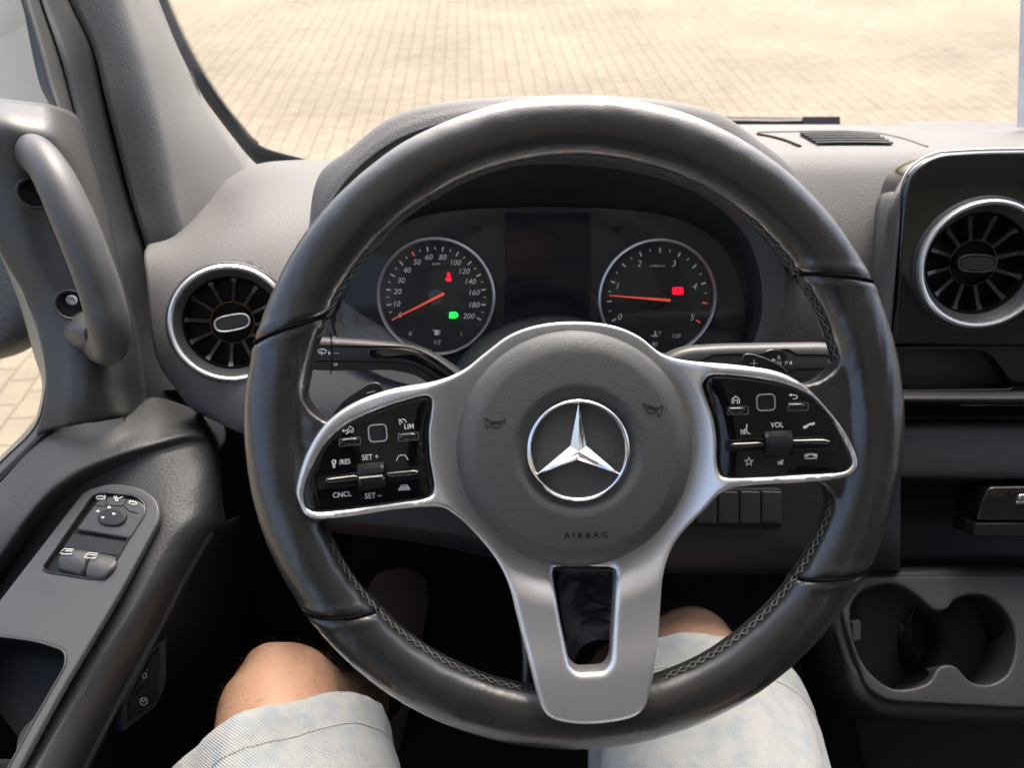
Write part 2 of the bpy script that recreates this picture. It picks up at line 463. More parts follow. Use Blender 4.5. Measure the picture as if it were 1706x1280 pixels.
def denim():
    m = mat('washed_denim', (.66,.69,.70), .85, spec=.15); nt = m.node_tree; b = nt.nodes['Principled BSDF']
    uv = nt.nodes.new('ShaderNodeTexCoord'); mp = nt.nodes.new('ShaderNodeMapping'); mp.inputs['Rotation'].default_value = (0, 0, math.radians(38))
    nt.links.new(uv.outputs['UV'], mp.inputs['Vector'])
    w = nt.nodes.new('ShaderNodeTexWave'); w.inputs['Scale'].default_value = 190; w.inputs['Distortion'].default_value = .6; w.inputs['Detail'].default_value = 1; w.inputs['Detail Scale'].default_value = 30
    nt.links.new(mp.outputs[0], w.inputs['Vector'])
    r = nt.nodes.new('ShaderNodeMapRange'); r.inputs['To Min'].default_value = .80; r.inputs['To Max'].default_value = 1.04; nt.links.new(w.outputs['Fac'], r.inputs['Value'])
    n = nt.nodes.new('ShaderNodeTexNoise'); n.inputs['Scale'].default_value = 75; n.inputs['Detail'].default_value = 6; nt.links.new(uv.outputs['UV'], n.inputs['Vector'])
    c = nt.nodes.new('ShaderNodeValToRGB'); c.color_ramp.elements[0].position = .36; c.color_ramp.elements[1].position = .56
    c.color_ramp.elements[0].color = (.31,.345,.37,1); c.color_ramp.elements[1].color = (.37,.38,.375,1)
    nt.links.new(n.outputs['Fac'], c.inputs[0])
    s = nt.nodes.new('ShaderNodeVectorMath'); s.operation = 'SCALE'; nt.links.new(c.outputs[0], s.inputs[0]); nt.links.new(r.outputs[0], s.inputs['Scale']); nt.links.new(s.outputs[0], b.inputs['Base Color'])
    bp = nt.nodes.new('ShaderNodeBump'); bp.inputs['Distance'].default_value = .0003; nt.links.new(w.outputs['Fac'], bp.inputs['Height']); nt.links.new(bp.outputs[0], b.inputs['Normal'])
    return m
M['denim'] = denim()
M['shoe2'] = mat('patterned_canvas', (.3,.3,.3), .8)
mottled(M['shoe2'], (.22,.22,.22), (.60,.60,.58), 30, .45, .60)
M['shirt'] = mat('dark_cotton', (.02,.022,.026), .9, spec=.1)
# ================================================================== the yard outside
def paver_mat():
    m = bpy.data.materials.new('concrete_pavers'); m.use_nodes = True; nt = m.node_tree; b = nt.nodes['Principled BSDF']
    tc = nt.nodes.new('ShaderNodeTexCoord'); mp = nt.nodes.new('ShaderNodeMapping'); mp.inputs['Rotation'].default_value = (0, 0, math.radians(90-3))
    nt.links.new(tc.outputs['Object'], mp.inputs['Vector'])
    nz = nt.nodes.new('ShaderNodeTexNoise'); nz.inputs['Scale'].default_value = 3; nt.links.new(mp.outputs[0], nz.inputs['Vector'])
    ma = nt.nodes.new('ShaderNodeVectorMath'); ma.operation = 'MULTIPLY_ADD'; ma.inputs[1].default_value = (.035,.035,0)
    nt.links.new(nz.outputs['Color'], ma.inputs[0]); nt.links.new(mp.outputs[0], ma.inputs[2])
    br = nt.nodes.new('ShaderNodeTexBrick'); br.inputs['Scale'].default_value = 1; br.inputs['Brick Width'].default_value = .15; br.inputs['Row Height'].default_value = .10
    br.inputs['Mortar Size'].default_value = .005; br.inputs['Mortar Smooth'].default_value = .6; br.inputs['Bias'].default_value = 0
    br.inputs['Color1'].default_value = (.205,.177,.125,1); br.inputs['Color2'].default_value = (.218,.188,.133,1); br.inputs['Mortar'].default_value = (.183,.157,.111,1)
    nt.links.new(ma.outputs[0], br.inputs['Vector'])
    n2 = nt.nodes.new('ShaderNodeTexNoise'); n2.inputs['Scale'].default_value = .9; n2.inputs['Detail'].default_value = 6; nt.links.new(tc.outputs['Object'], n2.inputs['Vector'])
    r = nt.nodes.new('ShaderNodeMapRange'); r.inputs['From Min'].default_value = .3; r.inputs['From Max'].default_value = .7; r.inputs['To Min'].default_value = .78; r.inputs['To Max'].default_value = 1.10
    nt.links.new(n2.outputs['Fac'], r.inputs['Value'])
    n3 = nt.nodes.new('ShaderNodeTexNoise'); n3.inputs['Scale'].default_value = 9; n3.inputs['Detail'].default_value = 4; nt.links.new(tc.outputs['Object'], n3.inputs['Vector'])
    r3 = nt.nodes.new('ShaderNodeMapRange'); r3.inputs['From Min'].default_value = .3; r3.inputs['From Max'].default_value = .7; r3.inputs['To Min'].default_value = .88; r3.inputs['To Max'].default_value = 1.1
    nt.links.new(n3.outputs['Fac'], r3.inputs['Value'])
    mm = nt.nodes.new('ShaderNodeMath'); mm.operation = 'MULTIPLY'; nt.links.new(r.outputs[0], mm.inputs[0]); nt.links.new(r3.outputs[0], mm.inputs[1])
    s = nt.nodes.new('ShaderNodeVectorMath'); s.operation = 'SCALE'; nt.links.new(br.outputs['Color'], s.inputs[0]); nt.links.new(mm.outputs[0], s.inputs['Scale'])
    nt.links.new(s.outputs[0], b.inputs['Base Color']); b.inputs['Roughness'].default_value = .9
    bp = nt.nodes.new('ShaderNodeBump'); bp.inputs['Distance'].default_value = .006; bp.invert = True
    nt.links.new(br.outputs['Fac'], bp.inputs['Height']); nt.links.new(bp.outputs[0], b.inputs['Normal'])
    return m
GZ = -1.8
g = mesh('ground', [(-200,-200,GZ),(200,-200,GZ),(200,200,GZ),(-200,200,GZ)], [(0,1,2,3)], paver_mat()); g['kind'] = 'structure'

# ================================================================== the cab shell
cab = empty('van_cab', (.55, 0, -1.08), 'van cab shell with dark floor, grey roof lining and large front windscreen', 'van cab')
def slab(name, mat_, lo, hi, parent=cab):
    c = [(a+b)/2 for a, b in zip(lo, hi)]; h = [(b-a)/2 for a, b in zip(lo, hi)]
    return MB().box(c, (h[0],0,0), (0,h[1],0), (0,0,h[2])).build(name, mat_, parent, smooth=False)
slab('floor_pan', M['carpet'], (-.47,-1.0,-1.12), (1.75,1.15,-1.08))
slab('firewall', M['carpet'], (-.47,1.15,-1.12), (1.75,1.19,-.50))
slab('light_block_shelf', M['carpet'], (-.47,.62,-.56), (1.75,1.15,-.51))  # unseen sheet, added to stop light leaking down behind the dash
slab('rear_partition', M['lining'], (-.50,-1.04,-1.12), (1.75,-1.0,.52))
slab('roof_lining', M['lining'], (-.62,-1.0,.50), (1.75,.32,.54))
slab('passenger_door_panel', M['door'], (1.66,-1.0,-1.12), (1.72,1.15,-.42))
slab('passenger_pillar', M['pillar'], (1.66,-1.0,-.42), (1.72,-.45,.50))
slab('door_shell_light_block', M['carpet'], (-.50,-1.0,-1.12), (-.49,1.15,-.53))  # unseen outer door shell, added to keep sun out of the footwell
# passenger seat, out of view to the right
pseat = empty('passenger_seat', (.85,-.2,-1.08), 'dark fabric passenger bench beside the driver', 'seat')
def cushion(name, lo, hi, mat_, parent, b=.04):
    c = [(a+b_)/2 for a, b_ in zip(lo, hi)]; h = [(b_-a)/2 for a, b_ in zip(lo, hi)]
    o = MB().box(c, (h[0],0,0), (0,h[1],0), (0,0,h[2])).build(name, mat_, parent)
    m = o.modifiers.new('b', 'BEVEL'); m.width = b; m.segments = 4; return o
cushion('seat_cushion', (.62,-.45,-.86), (1.6,.05,-.72), M['dark'], pseat)
cushion('backrest', (.62,-.62,-.72), (1.6,-.47,.05), M['dark'], pseat)
dseat = empty('driver_seat', (.04,-.2,-1.08), 'black fabric driver seat under the pale shorts', 'seat')
cushion('seat_cushion', (-.22,-.42,-.90), (.30,.10,-.735), M['black'], dseat)
cushion('backrest', (-.22,-.72,-.72), (.30,-.56,.0), M['black'], dseat)
# windscreen
def wsp(x, t): return Vector((x, .985+(.30-.985)*t, -.352+(.50+.352)*t + .0))
vs = [wsp(-.62+2.35*i/8, j/4)+Vector((0,.05*math.sin(math.pi*i/8),0)) for j in range(5) for i in range(9)]
fs = [(j*9+i, j*9+i+1, (j+1)*9+i+1, (j+1)*9+i) for j in range(4) for i in range(8)]
mesh('windscreen', vs, fs, M['glass'], cab)
# black rim of the windscreen, greyed for its reflection, down the left pillar and along the foot, just inside the glass
def strip(name, A, B, mat_, parent, n=8, thick=.002, mid=None, sharp=None):
    rows = [A, B] if mid is None else [A]+mid+[B]
    return surf(name, mat_, rows, parent, nu=n, nv=4, thick=thick, sharp=sharp)
PA = [(262,-60),(268,8),(300,82),(335,150),(372,205),(412,250),(440,273)]
frA = [W(x, y, d) for (x, y), d in zip([(240,-60),(264,0),(296,78),(328,145),(366,200),(405,250),(425,276)], [.86,.87,.89,.91,.93,.94,.95])]
frB = [W(x, y, d) for (x, y), d in zip([(252,-60),(277,0),(312,75),(352,145),(392,200),(436,243),(520,268)], [.86,.87,.89,.91,.93,.94,.95])]
strip('glass_border', frA, frB, M['frit'], cab)
dots = MB()
for k in range(150):
    t = k/149*5.6; i = min(int(t), 5); f_ = t-i; p = Vector(frB[i]).lerp(Vector(frB[i+1]), f_)
    c = cr([tuple(q) for q in frB], 25); p = Vector(c[int(k/149*(len(c)-30))])
    for a, s_ in ((.0016, .0011), (.0042, .0007)):
        q = p+CR*a; dots.add([q+CR*(s_*math.cos(b*math.pi/3))+CU*(s_*math.sin(b*math.pi/3)) for b in range(6)], [tuple(range(6))])
dots.build('glass_border_dots', M['black'], cab, smooth=False)
# cowl outside the foot of the glass and the wiper
surf('cowl', M['trim'], [[W(x, 207+abs(x-900)*.0, 1.02) for x in (1120,1200,1330,1500,1720,2600)],
                         [W(x, 222, .99) for x in (1120,1200,1330,1500,1720,2600)]], cab, thick=.01, lin_u=True)
surf('cowl_cover', M['trim'], [[W(x, y, 1.03) for x, y in ((1495,209),(1515,203),(1600,202),(1710,204),(2400,206))],
                         [W(x, 216, 1.01) for x in (1495,1515,1600,1710,2400)]], cab, thick=.01, lin_u=True)
wip = empty('windscreen_wiper', tuple(W(1300,205,1.06)), 'dark wiper resting at the foot of the windscreen', 'wiper')
MB().tube([W(1190,203,1.08), W(1290,205,1.07), W(1345,204,1.06)], .006, 8).build('wiper_arm', M['dark'], wip)
w2 = MB(); w2.box(W(1366,203,1.06), (.026,0,0), CF*.006, CU*.0055); w2.build('wiper_hinge', M['dark'], wip)
MB().tube([W(1180,198,1.09), W(1260,199,1.085), W(1352,201,1.08)], .004, 6).build('wiper_blade', M['rubber'], wip)
pp = tag(mesh('paper_sheet', [W(1701,-40,.93), W(1900,-40,.93), W(1893,212,.965), W(1694,212,.965)]+[W(1701,-40,.931), W(1900,-40,.931), W(1893,212,.966), W(1694,212,.966)],
   [(0,1,2,3),(7,6,5,4),(0,3,7,4),(1,5,6,2),(0,4,5,1),(3,2,6,7)], M['paper'], smooth=False), 'white paper sheet standing on the dashboard against the windscreen', 'paper')

# ================================================================== left pillar with grab handle
pil = empty('windscreen_pillar', (-.42,.8,-.5), 'grey grained windscreen pillar trim with long grab handle', 'pillar')
L1 = [(105,-60),(118,0),(155,80),(175,160),(195,240),(215,320),(235,385),(250,440)]
LM = [(175,-60),(196,0),(222,80),(243,160),(262,240),(278,320),(298,385),(318,440)]
LN = [(205,-60),(224,0),(252,80),(275,160),(298,240),(316,320),(332,385),(345,440)]
L2 = [(235,-60),(263,0),(297,80),(332,150),(368,205),(405,250),(430,275),(470,300)]
dz = [.0]*8
r0 = [W(x, y, d) for (x, y), d in zip(L1, (.735,.74,.745,.75,.76,.77,.775,.785))]
r1 = [W(x, y, d) for (x, y), d in zip(LM, (.733,.738,.743,.75,.76,.77,.78,.79))]
r2 = [W(x, y, d) for (x, y), d in zip(LN, (.760,.765,.77,.778,.788,.798,.807,.82))]
r3 = [W(x, y, d) for (x, y), d in zip(L2, (.85,.855,.86,.87,.88,.895,.905,.93))]
surf('pillar_trim', M['pillar'], [r0, r1, r2, r3], pil, nu=8, nv=6)
# flat strip left of it
K1 = [(52,-60),(68,0),(97,85),(117,160),(132,220),(150,300),(165,380),(190,470),(215,600),(225,700)]
K2 = [(104,-60),(117,0),(154,80),(174,160),(194,240),(214,320),(234,385),(246,430),(262,560),(330,700)]
ka = [W(x, y, d) for (x, y), d in zip(K1, (.70,.705,.71,.72,.725,.73,.735,.74,.76,.78))]
kb = [W(x, y, d) for (x, y), d in zip(K2, (.745,.75,.755,.76,.77,.78,.785,.79,.81,.83))]
surf('pillar_edge_strip', M['trim'], [ka, kb], pil, nu=6, nv=4)
gr = MB()
gr.tube([v*.998 for v in cr([tuple(v) for v in kb[:8]], 5)[0:]] and [Vector(v)*.998 for v in cr([tuple(v) for v in kb[:8]], 5)], .0012, 6)
gr.tube([Vector(v)*.998 for v in cr([tuple(v) for v in ka[:5]], 5)], .0010, 6)
gr.build('panel_gap', M['groove'], pil)
MB().tube(cr([tuple(W(x, y, d)) for x, y, d in ((318,118,.865),(335,165,.865),(352,220,.868),(368,275,.872),(372,300,.875))], 5), .0009, 6).build('corner_gap', M['trim'], pil)
# inner frame beside the window, top
f1 = [(18,-60),(36,0),(52,80),(66,140),(84,178)]; f2 = [(50,-60),(66,0),(95,85),(115,160),(130,220)]
surf('window_surround', M['trim'], [[W(x, y, d) for (x, y), d in zip(f1, (.66,.665,.67,.675,.68))],
   [W((a+c)/2, (b+d)/2, .672) for (a, b), (c, d) in zip(f1, f2)],
   [W(x, y, d) for (x, y), d in zip(f2, (.70,.705,.71,.715,.722))]], pil, nu=6, nv=5)
# the broad lower trim that carries the handle
rows = [
 [W(-80,150,.60), W(0,163,.60), W(40,168,.605), W(84,174,.62), W(125,190,.70), W(140,215,.73)],
 [W(-80,200,.565), W(0,205,.565), W(45,215,.572), W(95,228,.59), W(135,255,.66), W(158,275,.73)],
 [W(-60,300,.580), W(4,290,.578), W(50,295,.585), W(105,310,.605), W(160,345,.67), W(182,360,.74)],
 [W(0,420,.60), W(42,410,.595), W(75,405,.60), W(135,420,.615), W(185,450,.675), W(205,460,.75)],
 [W(50,510,.615), W(82,500,.61), W(110,495,.612), W(155,510,.625), W(200,530,.68), W(228,545,.76)],
 [W(72,590,.62), W(101,585,.615), W(125,585,.612), W(160,590,.62), W(195,600,.655), W(240,620,.77)],
 [W(75,660,.625), W(100,665,.62), W(125,660,.615), W(160,655,.62), W(195,650,.65), W(245,665,.78)],
 [W(60,725,.635), W(85,716,.63), W(120,710,.625), W(165,700,.63), W(205,692,.65), W(250,700,.78)],
]
surf('lower_trim', M['trim'], rows, pil, nu=6, nv=6)
# grab handle
hp = cr([tuple(W(50,262,.615)), tuple(W(66,262,.565)), tuple(W(92,300,.547)), tuple(W(122,365,.543)), tuple(W(148,430,.546)), tuple(W(169,490,.553)), tuple(W(182,545,.562)), tuple(W(180,574,.585)), tuple(W(165,572,.622))], 8)
hr = cr([(.017,), (.0165,), (.0175,), (.0185,), (.0185,), (.0185,), (.0185,), (.0165,), (.017,)], 8)
gh = MB().tube(hp, [float(a[0]) for a in hr], 28, sx=.8).build('grab_handle', M['handle'], pil)
gh['label'] = 'long satin grey grab handle'
# collars where the handle meets the trim
MB().tube([W(150,552,.625), W(157,555,.600), W(161,557,.592)], [.020,.014,.009], 24).build('handle_collar', M['trim'], pil)
# sunk screws
for cx, cy, d, sx_, sy_ in ((56,322,.580,70,316), (117,508,.605,119,500)):
    fr = Frame(W(cx, cy, d), -W(cx, cy, 1).normalized()+Vector((.25,0,.15)))
    hl = rev('screw_recess', M['dark'], fr, [(.0125,.000),(.0115,.0022),(.0100,.0015),(.0094,-.004),(.0,-.004)], pil, 40)
    b_ = rev('recess_floor', M['black'], fr, [(.0092,-.0030),(.0,-.0030)], hl, 32)
    f2_ = fr.sub(sx_, sy_, -.002)
    rev('screw', M['steel'], f2_, [(.0046,.0),(.0042,.0014),(.0024,.0018),(.0018,.0004),(0,.0004)], hl, 24)

# ================================================================== dashboard
dash = empty('dashboard', (.4,.75,-.5), 'pebble grained grey dashboard with hooded gauges behind the steering wheel', 'dashboard')
# top shelf and its roll down to the face, right of the hood
X = (1080,1230,1340,1450,1560,1720,2100,2700)
def row(y, d, X_=X): return [W(x, y, d) for x in X_]
rows = [[WY(x, 217, .965) for x in X], [WY(x, 224, .90) for x in X], [WY(x, 234, .82) for x in X], [WY(x, 244, .755) for x in X],
        [WY(x, 249, .722) for x in X], [WY(x, 262, .700) for x in X], [WY(x, 300, .672) for x in X],
        [WY(x, 400, .622) for x in X], [WY(x, 500, .588) for x in X], [WY(x, 600, .565) for x in X], [WY(x, 700, .55) for x in X]]
surf('dash_right', M['dash'], rows, dash, nu=6, nv=6)
DASHROWS = rows
# left wing round the vent
rows = [
 [W(246,408,.735), W(292,392,.74), W(342,342,.77), W(378,298,.80), W(430,273,.83), W(500,266,.85), W(620,262,.86)],
 [W(240,425,.70), W(296,405,.71), W(356,360,.735), W(405,318,.75), W(455,292,.765), W(520,285,.77), W(630,285,.78)],
 [W(244,470,.680), W(300,452,.672), W(365,420,.672), W(430,392,.68), W(500,370,.695), W(580,360,.71), W(680,360,.72)],
 [W(250,540,.672), W(305,535,.652), W(372,530,.642), W(445,520,.645), W(520,500,.655), W(600,480,.68), W(700,470,.70)],
 [W(264,605,.672), W(315,605,.648), W(378,610,.632), W(450,600,.635), W(530,590,.642), W(620,585,.66), W(720,585,.675)],
 [W(304,664,.678), W(345,672,.650), W(392,680,.632), W(460,676,.632), W(540,670,.636), W(640,665,.645), W(780,660,.655)],
 [W(322,684,.700), W(358,700,.668), W(402,717,.645), W(465,722,.64), W(545,722,.642), W(650,720,.65), W(800,715,.66)],
 [W(330,688,.74), W(362,704,.72), W(402,722,.70), W(465,735,.67), W(545,760,.655), W(650,780,.65), W(800,800,.65)],
]
surf('dash_left', M['dash'], rows, dash, nu=10, nv=10)
def hole(o, test):
    bm = bmesh.new(); bm.from_mesh(o.data); kill = []
    for f in bm.faces:
        c = f.calc_center_median(); d = c.dot(CF)
        if test(PW/2+c.dot(CR)/d*FPX, PH/2-c.dot(CU)/d*FPX): kill.append(f)
    bmesh.ops.delete(bm, geom=kill, context='FACES'); bm.to_mesh(o.data); bm.free()
hole(bpy.data.objects['dash_left'], lambda x, y: math.hypot(x-386, y-538) < 88)
# hood: silhouette crest, then lip, then liner down to the gauge plate
def dl(py): return .585+(py-185)/465*.06
LIP = [(523,446),(538,370),(582,295),(668,230),(790,196),(915,187),(1040,196),(1160,230),(1246,295),(1292,370),(1307,446)]
LIPB = [(1301,520),(1268,585),(1190,630),(1060,652),(915,656),(770,652),(640,630),(562,585),(530,520)]
CREST = [(512,420),(528,300),(585,246),(658,192),(760,167),(915,159),(1060,162),(1180,182),(1255,228),(1330,300),(1340,420)]
lip = [W(x, y, dl(y)) for x, y in LIP]
mid = [W(a*.5+c*.5, b*.5+d_*.5-1, dl(b)+.004) for (a, b), (c, d_) in zip(LIP, CREST)]
crest = [W(x, y, dl(max(187, LIP[i][1]))+.018) for i, (x, y) in enumerate(CREST)]
back1 = [W(915+(x-915)*1.0, y+14+(abs(x-915)/400)**2*6, .66) for x, y in CREST]
back2 = [W(915+(x-915)*.98, y+70, .84) for x, y in CREST]
surf('gauge_hood', M['dash'], [lip, mid, crest, back1, back2], dash, nu=8, nv=6)
FACE = [(566,560),(582,470),(625,400),(710,358),(840,346),(980,346),(1110,358),(1195,400),(1236,470),(1240,560),(1180,628),(1060,655),(915,662),(770,655),(640,628)]
FR_C = Frame(W(910,480,.665), (0,-math.cos(math.radians(27)), math.sin(math.radians(27))))
lipl = LIP+LIPB
def ringpts(pts): return [tuple(p) for p in cr(pts, 8, True)]
A_ = ringpts(lipl)
# inner liner: from the lip to the face outline, matched by angle about the middle
def at_angle(loop, a, c=(912,470)):
    best = None
    for i in range(len(loop)):
        (x1, y1), (x2, y2) = loop[i], loop[(i+1) % len(loop)]
        a1 = math.atan2(y1-c[1], x1-c[0]); a2 = math.atan2(y2-c[1], x2-c[0])
        d = (a2-a1+math.pi) % (2*math.pi)-math.pi; e = (a-a1+math.pi) % (2*math.pi)-math.pi
        if abs(d) > 1e-9 and 0 <= e/d <= 1: t = e/d; return (x1+(x2-x1)*t, y1+(y2-y1)*t)
    return loop[0]
Fc = ringpts(FACE)
N = 120; vs = []
for k in range(N):
    a = 2*math.pi*k/N; l = at_angle(A_, a); f = at_angle(Fc, a); pf = FR_C.P(*FR_C.px(*f)); pl = W(l[0], l[1], dl(l[1]))
    right = max(0, math.cos(a))
    # a broad step on the way in: outer grey collar, inner dark shroud
    m1 = (l[0]*.45+f[0]*.55, l[1]*.45+f[1]*.55); d1 = .640+.0*right
    vs += [pl*1.004, W(l[0]*.97+f[0]*.03, l[1]*.97+f[1]*.03, dl(l[1])+.002), W(m1[0], m1[1], dl(l[1])*.45+.655*.55-.006), pf+Vector((0,.004,-.002))]
rg = []; rg2 = []
for k in range(N):
    l = (k+1) % N
    rg += [(k*4+i, l*4+i, l*4+i+1, k*4+i+1) for i in (0, 1)]; rg2 += [(k*4+2, l*4+2, l*4+3, k*4+3)]
mesh('hood_collar', vs, rg, M['trim'], dash)
mesh('hood_shroud', vs, rg2, M['dark'], dash)
# gauge plate
clu = plate('gauge_plate', M['face'], [FR_C.pxs(Fc)], FR_C, r=.002, depth=.01, g=.012, parent=dash)
SCR = fillet([(842,354),(981,354),(984,660),(838,660)], 3)
# raised gauges
def gauge(name, cx, cy, R):
    u, v = FR_C.px(cx, cy); s = abs(FR_C.px(cx+1, cy)[0]-u); R = R*s
    gz = rev(name, M['face'], FR_C, [(R*.97,.0012),(R*.5,.0012),(0,.0012)], dash, 96, u, v)
    rev('gauge_ring', M['satin'], FR_C, [(R*.955,.001),(R*.965,.0042),(R*.985,.0052),(R*1.01,.0042),(R*1.02,-.002)], gz, 128, u, v)
    return gz, u, v, R
sp, su, sv, SR = gauge('speedometer', 727, 495, 97)
tac, tu, tv, TR = gauge('tachometer', 1094.5, 497.5, 97)
def ticks(mb, u, v, R, angs, r0, r1, w):
    for a in angs:
        a = math.radians(a); ribbon(mb, [(u+R*r0*math.cos(a), v+R*r0*math.sin(a)), (u+R*r1*math.cos(a), v+R*r1*math.sin(a))], FR_C, w, .0020)
S = .000535
tk = MB(); ticks(tk, su, sv, SR, [207-18*i for i in range(14) if i != 5], .78, .86, 2.2*S); ticks(tk, su, sv, SR, [198-18*i for i in range(13)], .81, .85, 1.5*S)
def sL(mb, body, cx, cy, cap=8.8, sx=1.02): letters(mb, FR_C, body, 620+cx/5.818, 380+cy/5.818, cap, .0020, 0, .22, sx)
for b_, x, y in (('0',275,840),('10',245,732),('20',250,612),('30',285,505),('40',342,405),('50',438,328),('60',553,280),('80',687,280),('100',813,333),('120',897,415),('140',957,515),('160',993,622),('180',993,742),('200',940,850)):
    sL(tk, b_, x, y)
sL(tk, 'km/h', 622, 345, 4.2, 1.1)
for b_, x, y in (('0',372,1020),('1',866,1025),('1/2',632,1103)): sL(tk, b_, x, y, 6.8, 1)
def cpx(cx, cy, o=(620,380), s=5.818): return (o[0]+cx/s, o[1]+cy/s)
fillpoly(tk, FR_C, [cpx(*p) for p in ((608,985),(645,985),(650,1035),(605,1035))], .002)
strokes(tk, FR_C, [[cpx(648,985), cpx(658,995), cpx(658,1025)]], 1, .002)
fillpoly(tk, FR_C, [cpx(*p) for p in ((588,990),(606,980),(606,1000))], .002)
tk.build('dial_markings', M['gink'], sp, smooth=False)
t5 = MB(); ticks(t5, su, sv, SR, [117], .78, .86, 2.2*S); t5.build('red_tick', M['needle'], sp, smooth=False)
tk = MB(); ticks(tk, tu, tv, TR, [206.6-47*i for i in range(5)]+[206.6-23.5-47*i for i in range(4)], .78, .86, 2.4*S)
ticks(tk, tu, tv, TR, [206.6-11.75-23.5*i for i in range(9)], .81, .85, 1.5*S)
def tL(mb, body, cx, cy, cap=10, sx=1.0): letters(mb, FR_C, body, 980+cx/5.817, 380+cy/5.817, cap, .0020, 0, .22, sx)
for b_, x, y in (('0',305,857),('1',283,557),('2',492,342),('3',827,343),('4',1028,562),('5',1003,862)): tL(tk, b_, x, y)
tL(tk, 'x1000/min', 665, 363, 3.6, 1.15)
for b_, x, y in (('50',405,1035),('90',640,1123),('130',848,1042)): tL(tk, b_, x, y, 7)
tL(tk, '°C', 688, 1012, 5)
q = lambda x, y: cpx(x, y, (980,380), 5.817)
strokes(tk, FR_C, [[q(645,995), q(645,1035)], [q(608,1040), q(630,1048), q(655,1040), q(675,1048)]], 1.6, .002)
fillpoly(tk, FR_C, [q(632,1025), q(660,1025), q(660,1048), q(632,1048)], .002)
tk.build('dial_markings', M['gink'], tac, smooth=False)
t5 = MB(); ticks(t5, tu, tv, TR, [-5, -28.5], .78, .86, 2.2*S); t5.build('red_tick', M['needle'], tac, smooth=False)
def needle(u, v, ang, R, parent, tail=.17, hubm=M['dark']):
    a = math.radians(ang); d = np.array([math.cos(a), math.sin(a)]); n_ = np.array([-d[1], d[0]]); mb = MB()
    rev('needle_hub', hubm, FR_C, [(R*.135,.0015),(R*.13,.0055),(R*.11,.0065),(0,.0065)], parent, 32, u, v)
    P0 = np.array([u, v])-d*R*tail; P1 = np.array([u, v])+d*R*.84; w0, w1 = R*.022, R*.007; v_ = []
    for p, w_ in ((P0, w0), (P1, w1)):
        for sgn in (1, -1): v_.append(FR_C.P(*(p+n_*w_*sgn), .0072))
    for p, w_ in ((P0, w0), (P1, w1)):
        for sgn in (1, -1): v_.append(FR_C.P(*(p+n_*w_*sgn), .0090 if p is P0 else .0080))
    mesh('needle', v_, [(4,6,7,5),(0,1,3,2),(0,2,6,4),(1,5,7,3),(0,4,5,1),(2,3,7,6)], M['needle'], parent, False)
needle(su, sv, 206.5, SR, sp, hubm=M['handle']); needle(tu, tv, 175.5, TR, tac, .2)
# warning lamps
lm = MB(); fillpoly(lm, FR_C, [cpx(*p) for p in ((742,425),(758,440),(757,465),(772,495),(768,508),(745,515),(722,508),(716,492),(730,465),(728,440))], .0024)
lm.build('seatbelt_lamp', M['red'], sp, smooth=False)
lm = MB(); strokes(lm, FR_C, [[cpx(728,455), cpx(766,500)], [cpx(735,443), cpx(752,443)]], .9, .0028); lm.build('lamp_symbol', M['black'], sp, smooth=False)
lm = MB(); fillpoly(lm, FR_C, [cpx(*p) for p in ((750,815),(800,808),(825,818),(838,842),(825,862),(800,872),(750,872))], .0024)
lm.build('headlight_lamp', M['green'], sp, smooth=False)
d_ = MB(); fillpoly(d_, FR_C, [cpx(*p) for p in ((800,828),(820,841),(800,855))], .0028); d_.build('lamp_symbol', M['black'], sp, smooth=False)
lm = MB(); cx_, cy_ = q(863,607)
fillpoly(lm, FR_C, arc(cx_, cy_, 6.3, 0, 350, 20), .0024)
ribbon(lm, FR_C.pxs(arc(cx_, cy_, 8.4, -48, 48, 8)), FR_C, 1.6*S, .0024); ribbon(lm, FR_C.pxs(arc(cx_, cy_, 8.4, 132, 228, 8)), FR_C, 1.6*S, .0024)
lo = lm.build('brake_lamp', M['red'], tac, smooth=False)
lm = MB(); letters(lm, FR_C, 'P', cx_, cy_, 7.5, .0028, 0, .1, 1, None, .02); lm.build('lettering', M['black'], tac, smooth=False)
# middle display and turn arrows
plate('display', M['screen'], [FR_C.pxs(SCR)], FR_C, r=.0006, depth=.003, g=.012, parent=dash, h0=.0035)
for sx_, x0 in ((1, 783), (-1, 1038)):
    ar = MB()
    pts = [(0,381),(9,374),(9,377),(20,377),(20,385),(9,385),(9,389)]
    fillpoly(ar, FR_C, [(x0+sx_*p[0], p[1]) for p in pts], .0004)
    ar.build('turn_arrow', M['black'], dash, smooth=False)
# clear lens over the gauges
ln = [FR_C.P(*FR_C.px(*p)) for p in Fc]; c_ = FR_C.P(*FR_C.px(912,500))
nL = len(ln); vs = [c_-FR_C.n*-.020]+[p+FR_C.n*.014 for p in ln]
mesh('gauge_lens', vs, [(0, 1+i, 1+(i+1) % nL) for i in range(nL)], M['lens'], dash)

# lower panel beneath the gauges, down to the knees
rows = [[W(392,705,.70), W(520,700,.66), W(700,690,.66), W(915,690,.66), W(1150,690,.66), W(1330,690,.655), W(1500,690,.65)],
        [W(420,760,.70), W(530,760,.665), W(700,765,.66), W(915,770,.66), W(1150,770,.66), W(1330,770,.658), W(1500,770,.655)],
        [W(470,850,.69), W(545,850,.668), W(700,860,.665), W(915,870,.665), W(1150,860,.665), W(1330,860,.665), W(1500,860,.665)],
        [W(500,872,.69), W(560,874,.675), W(700,888,.672), W(915,920,.67), W(1150,925,.672), W(1330,925,.675), W(1500,925,.675)],
        [W(505,884,.72), W(562,888,.71), W(700,904,.71), W(915,945,.71), W(1150,955,.71), W(1330,955,.71), W(1500,955,.71)],
        [W(505,884,.85), W(562,888,.85), W(700,904,.85), W(915,945,.85), W(1150,955,.85), W(1330,955,.85), W(1500,955,.85)]]
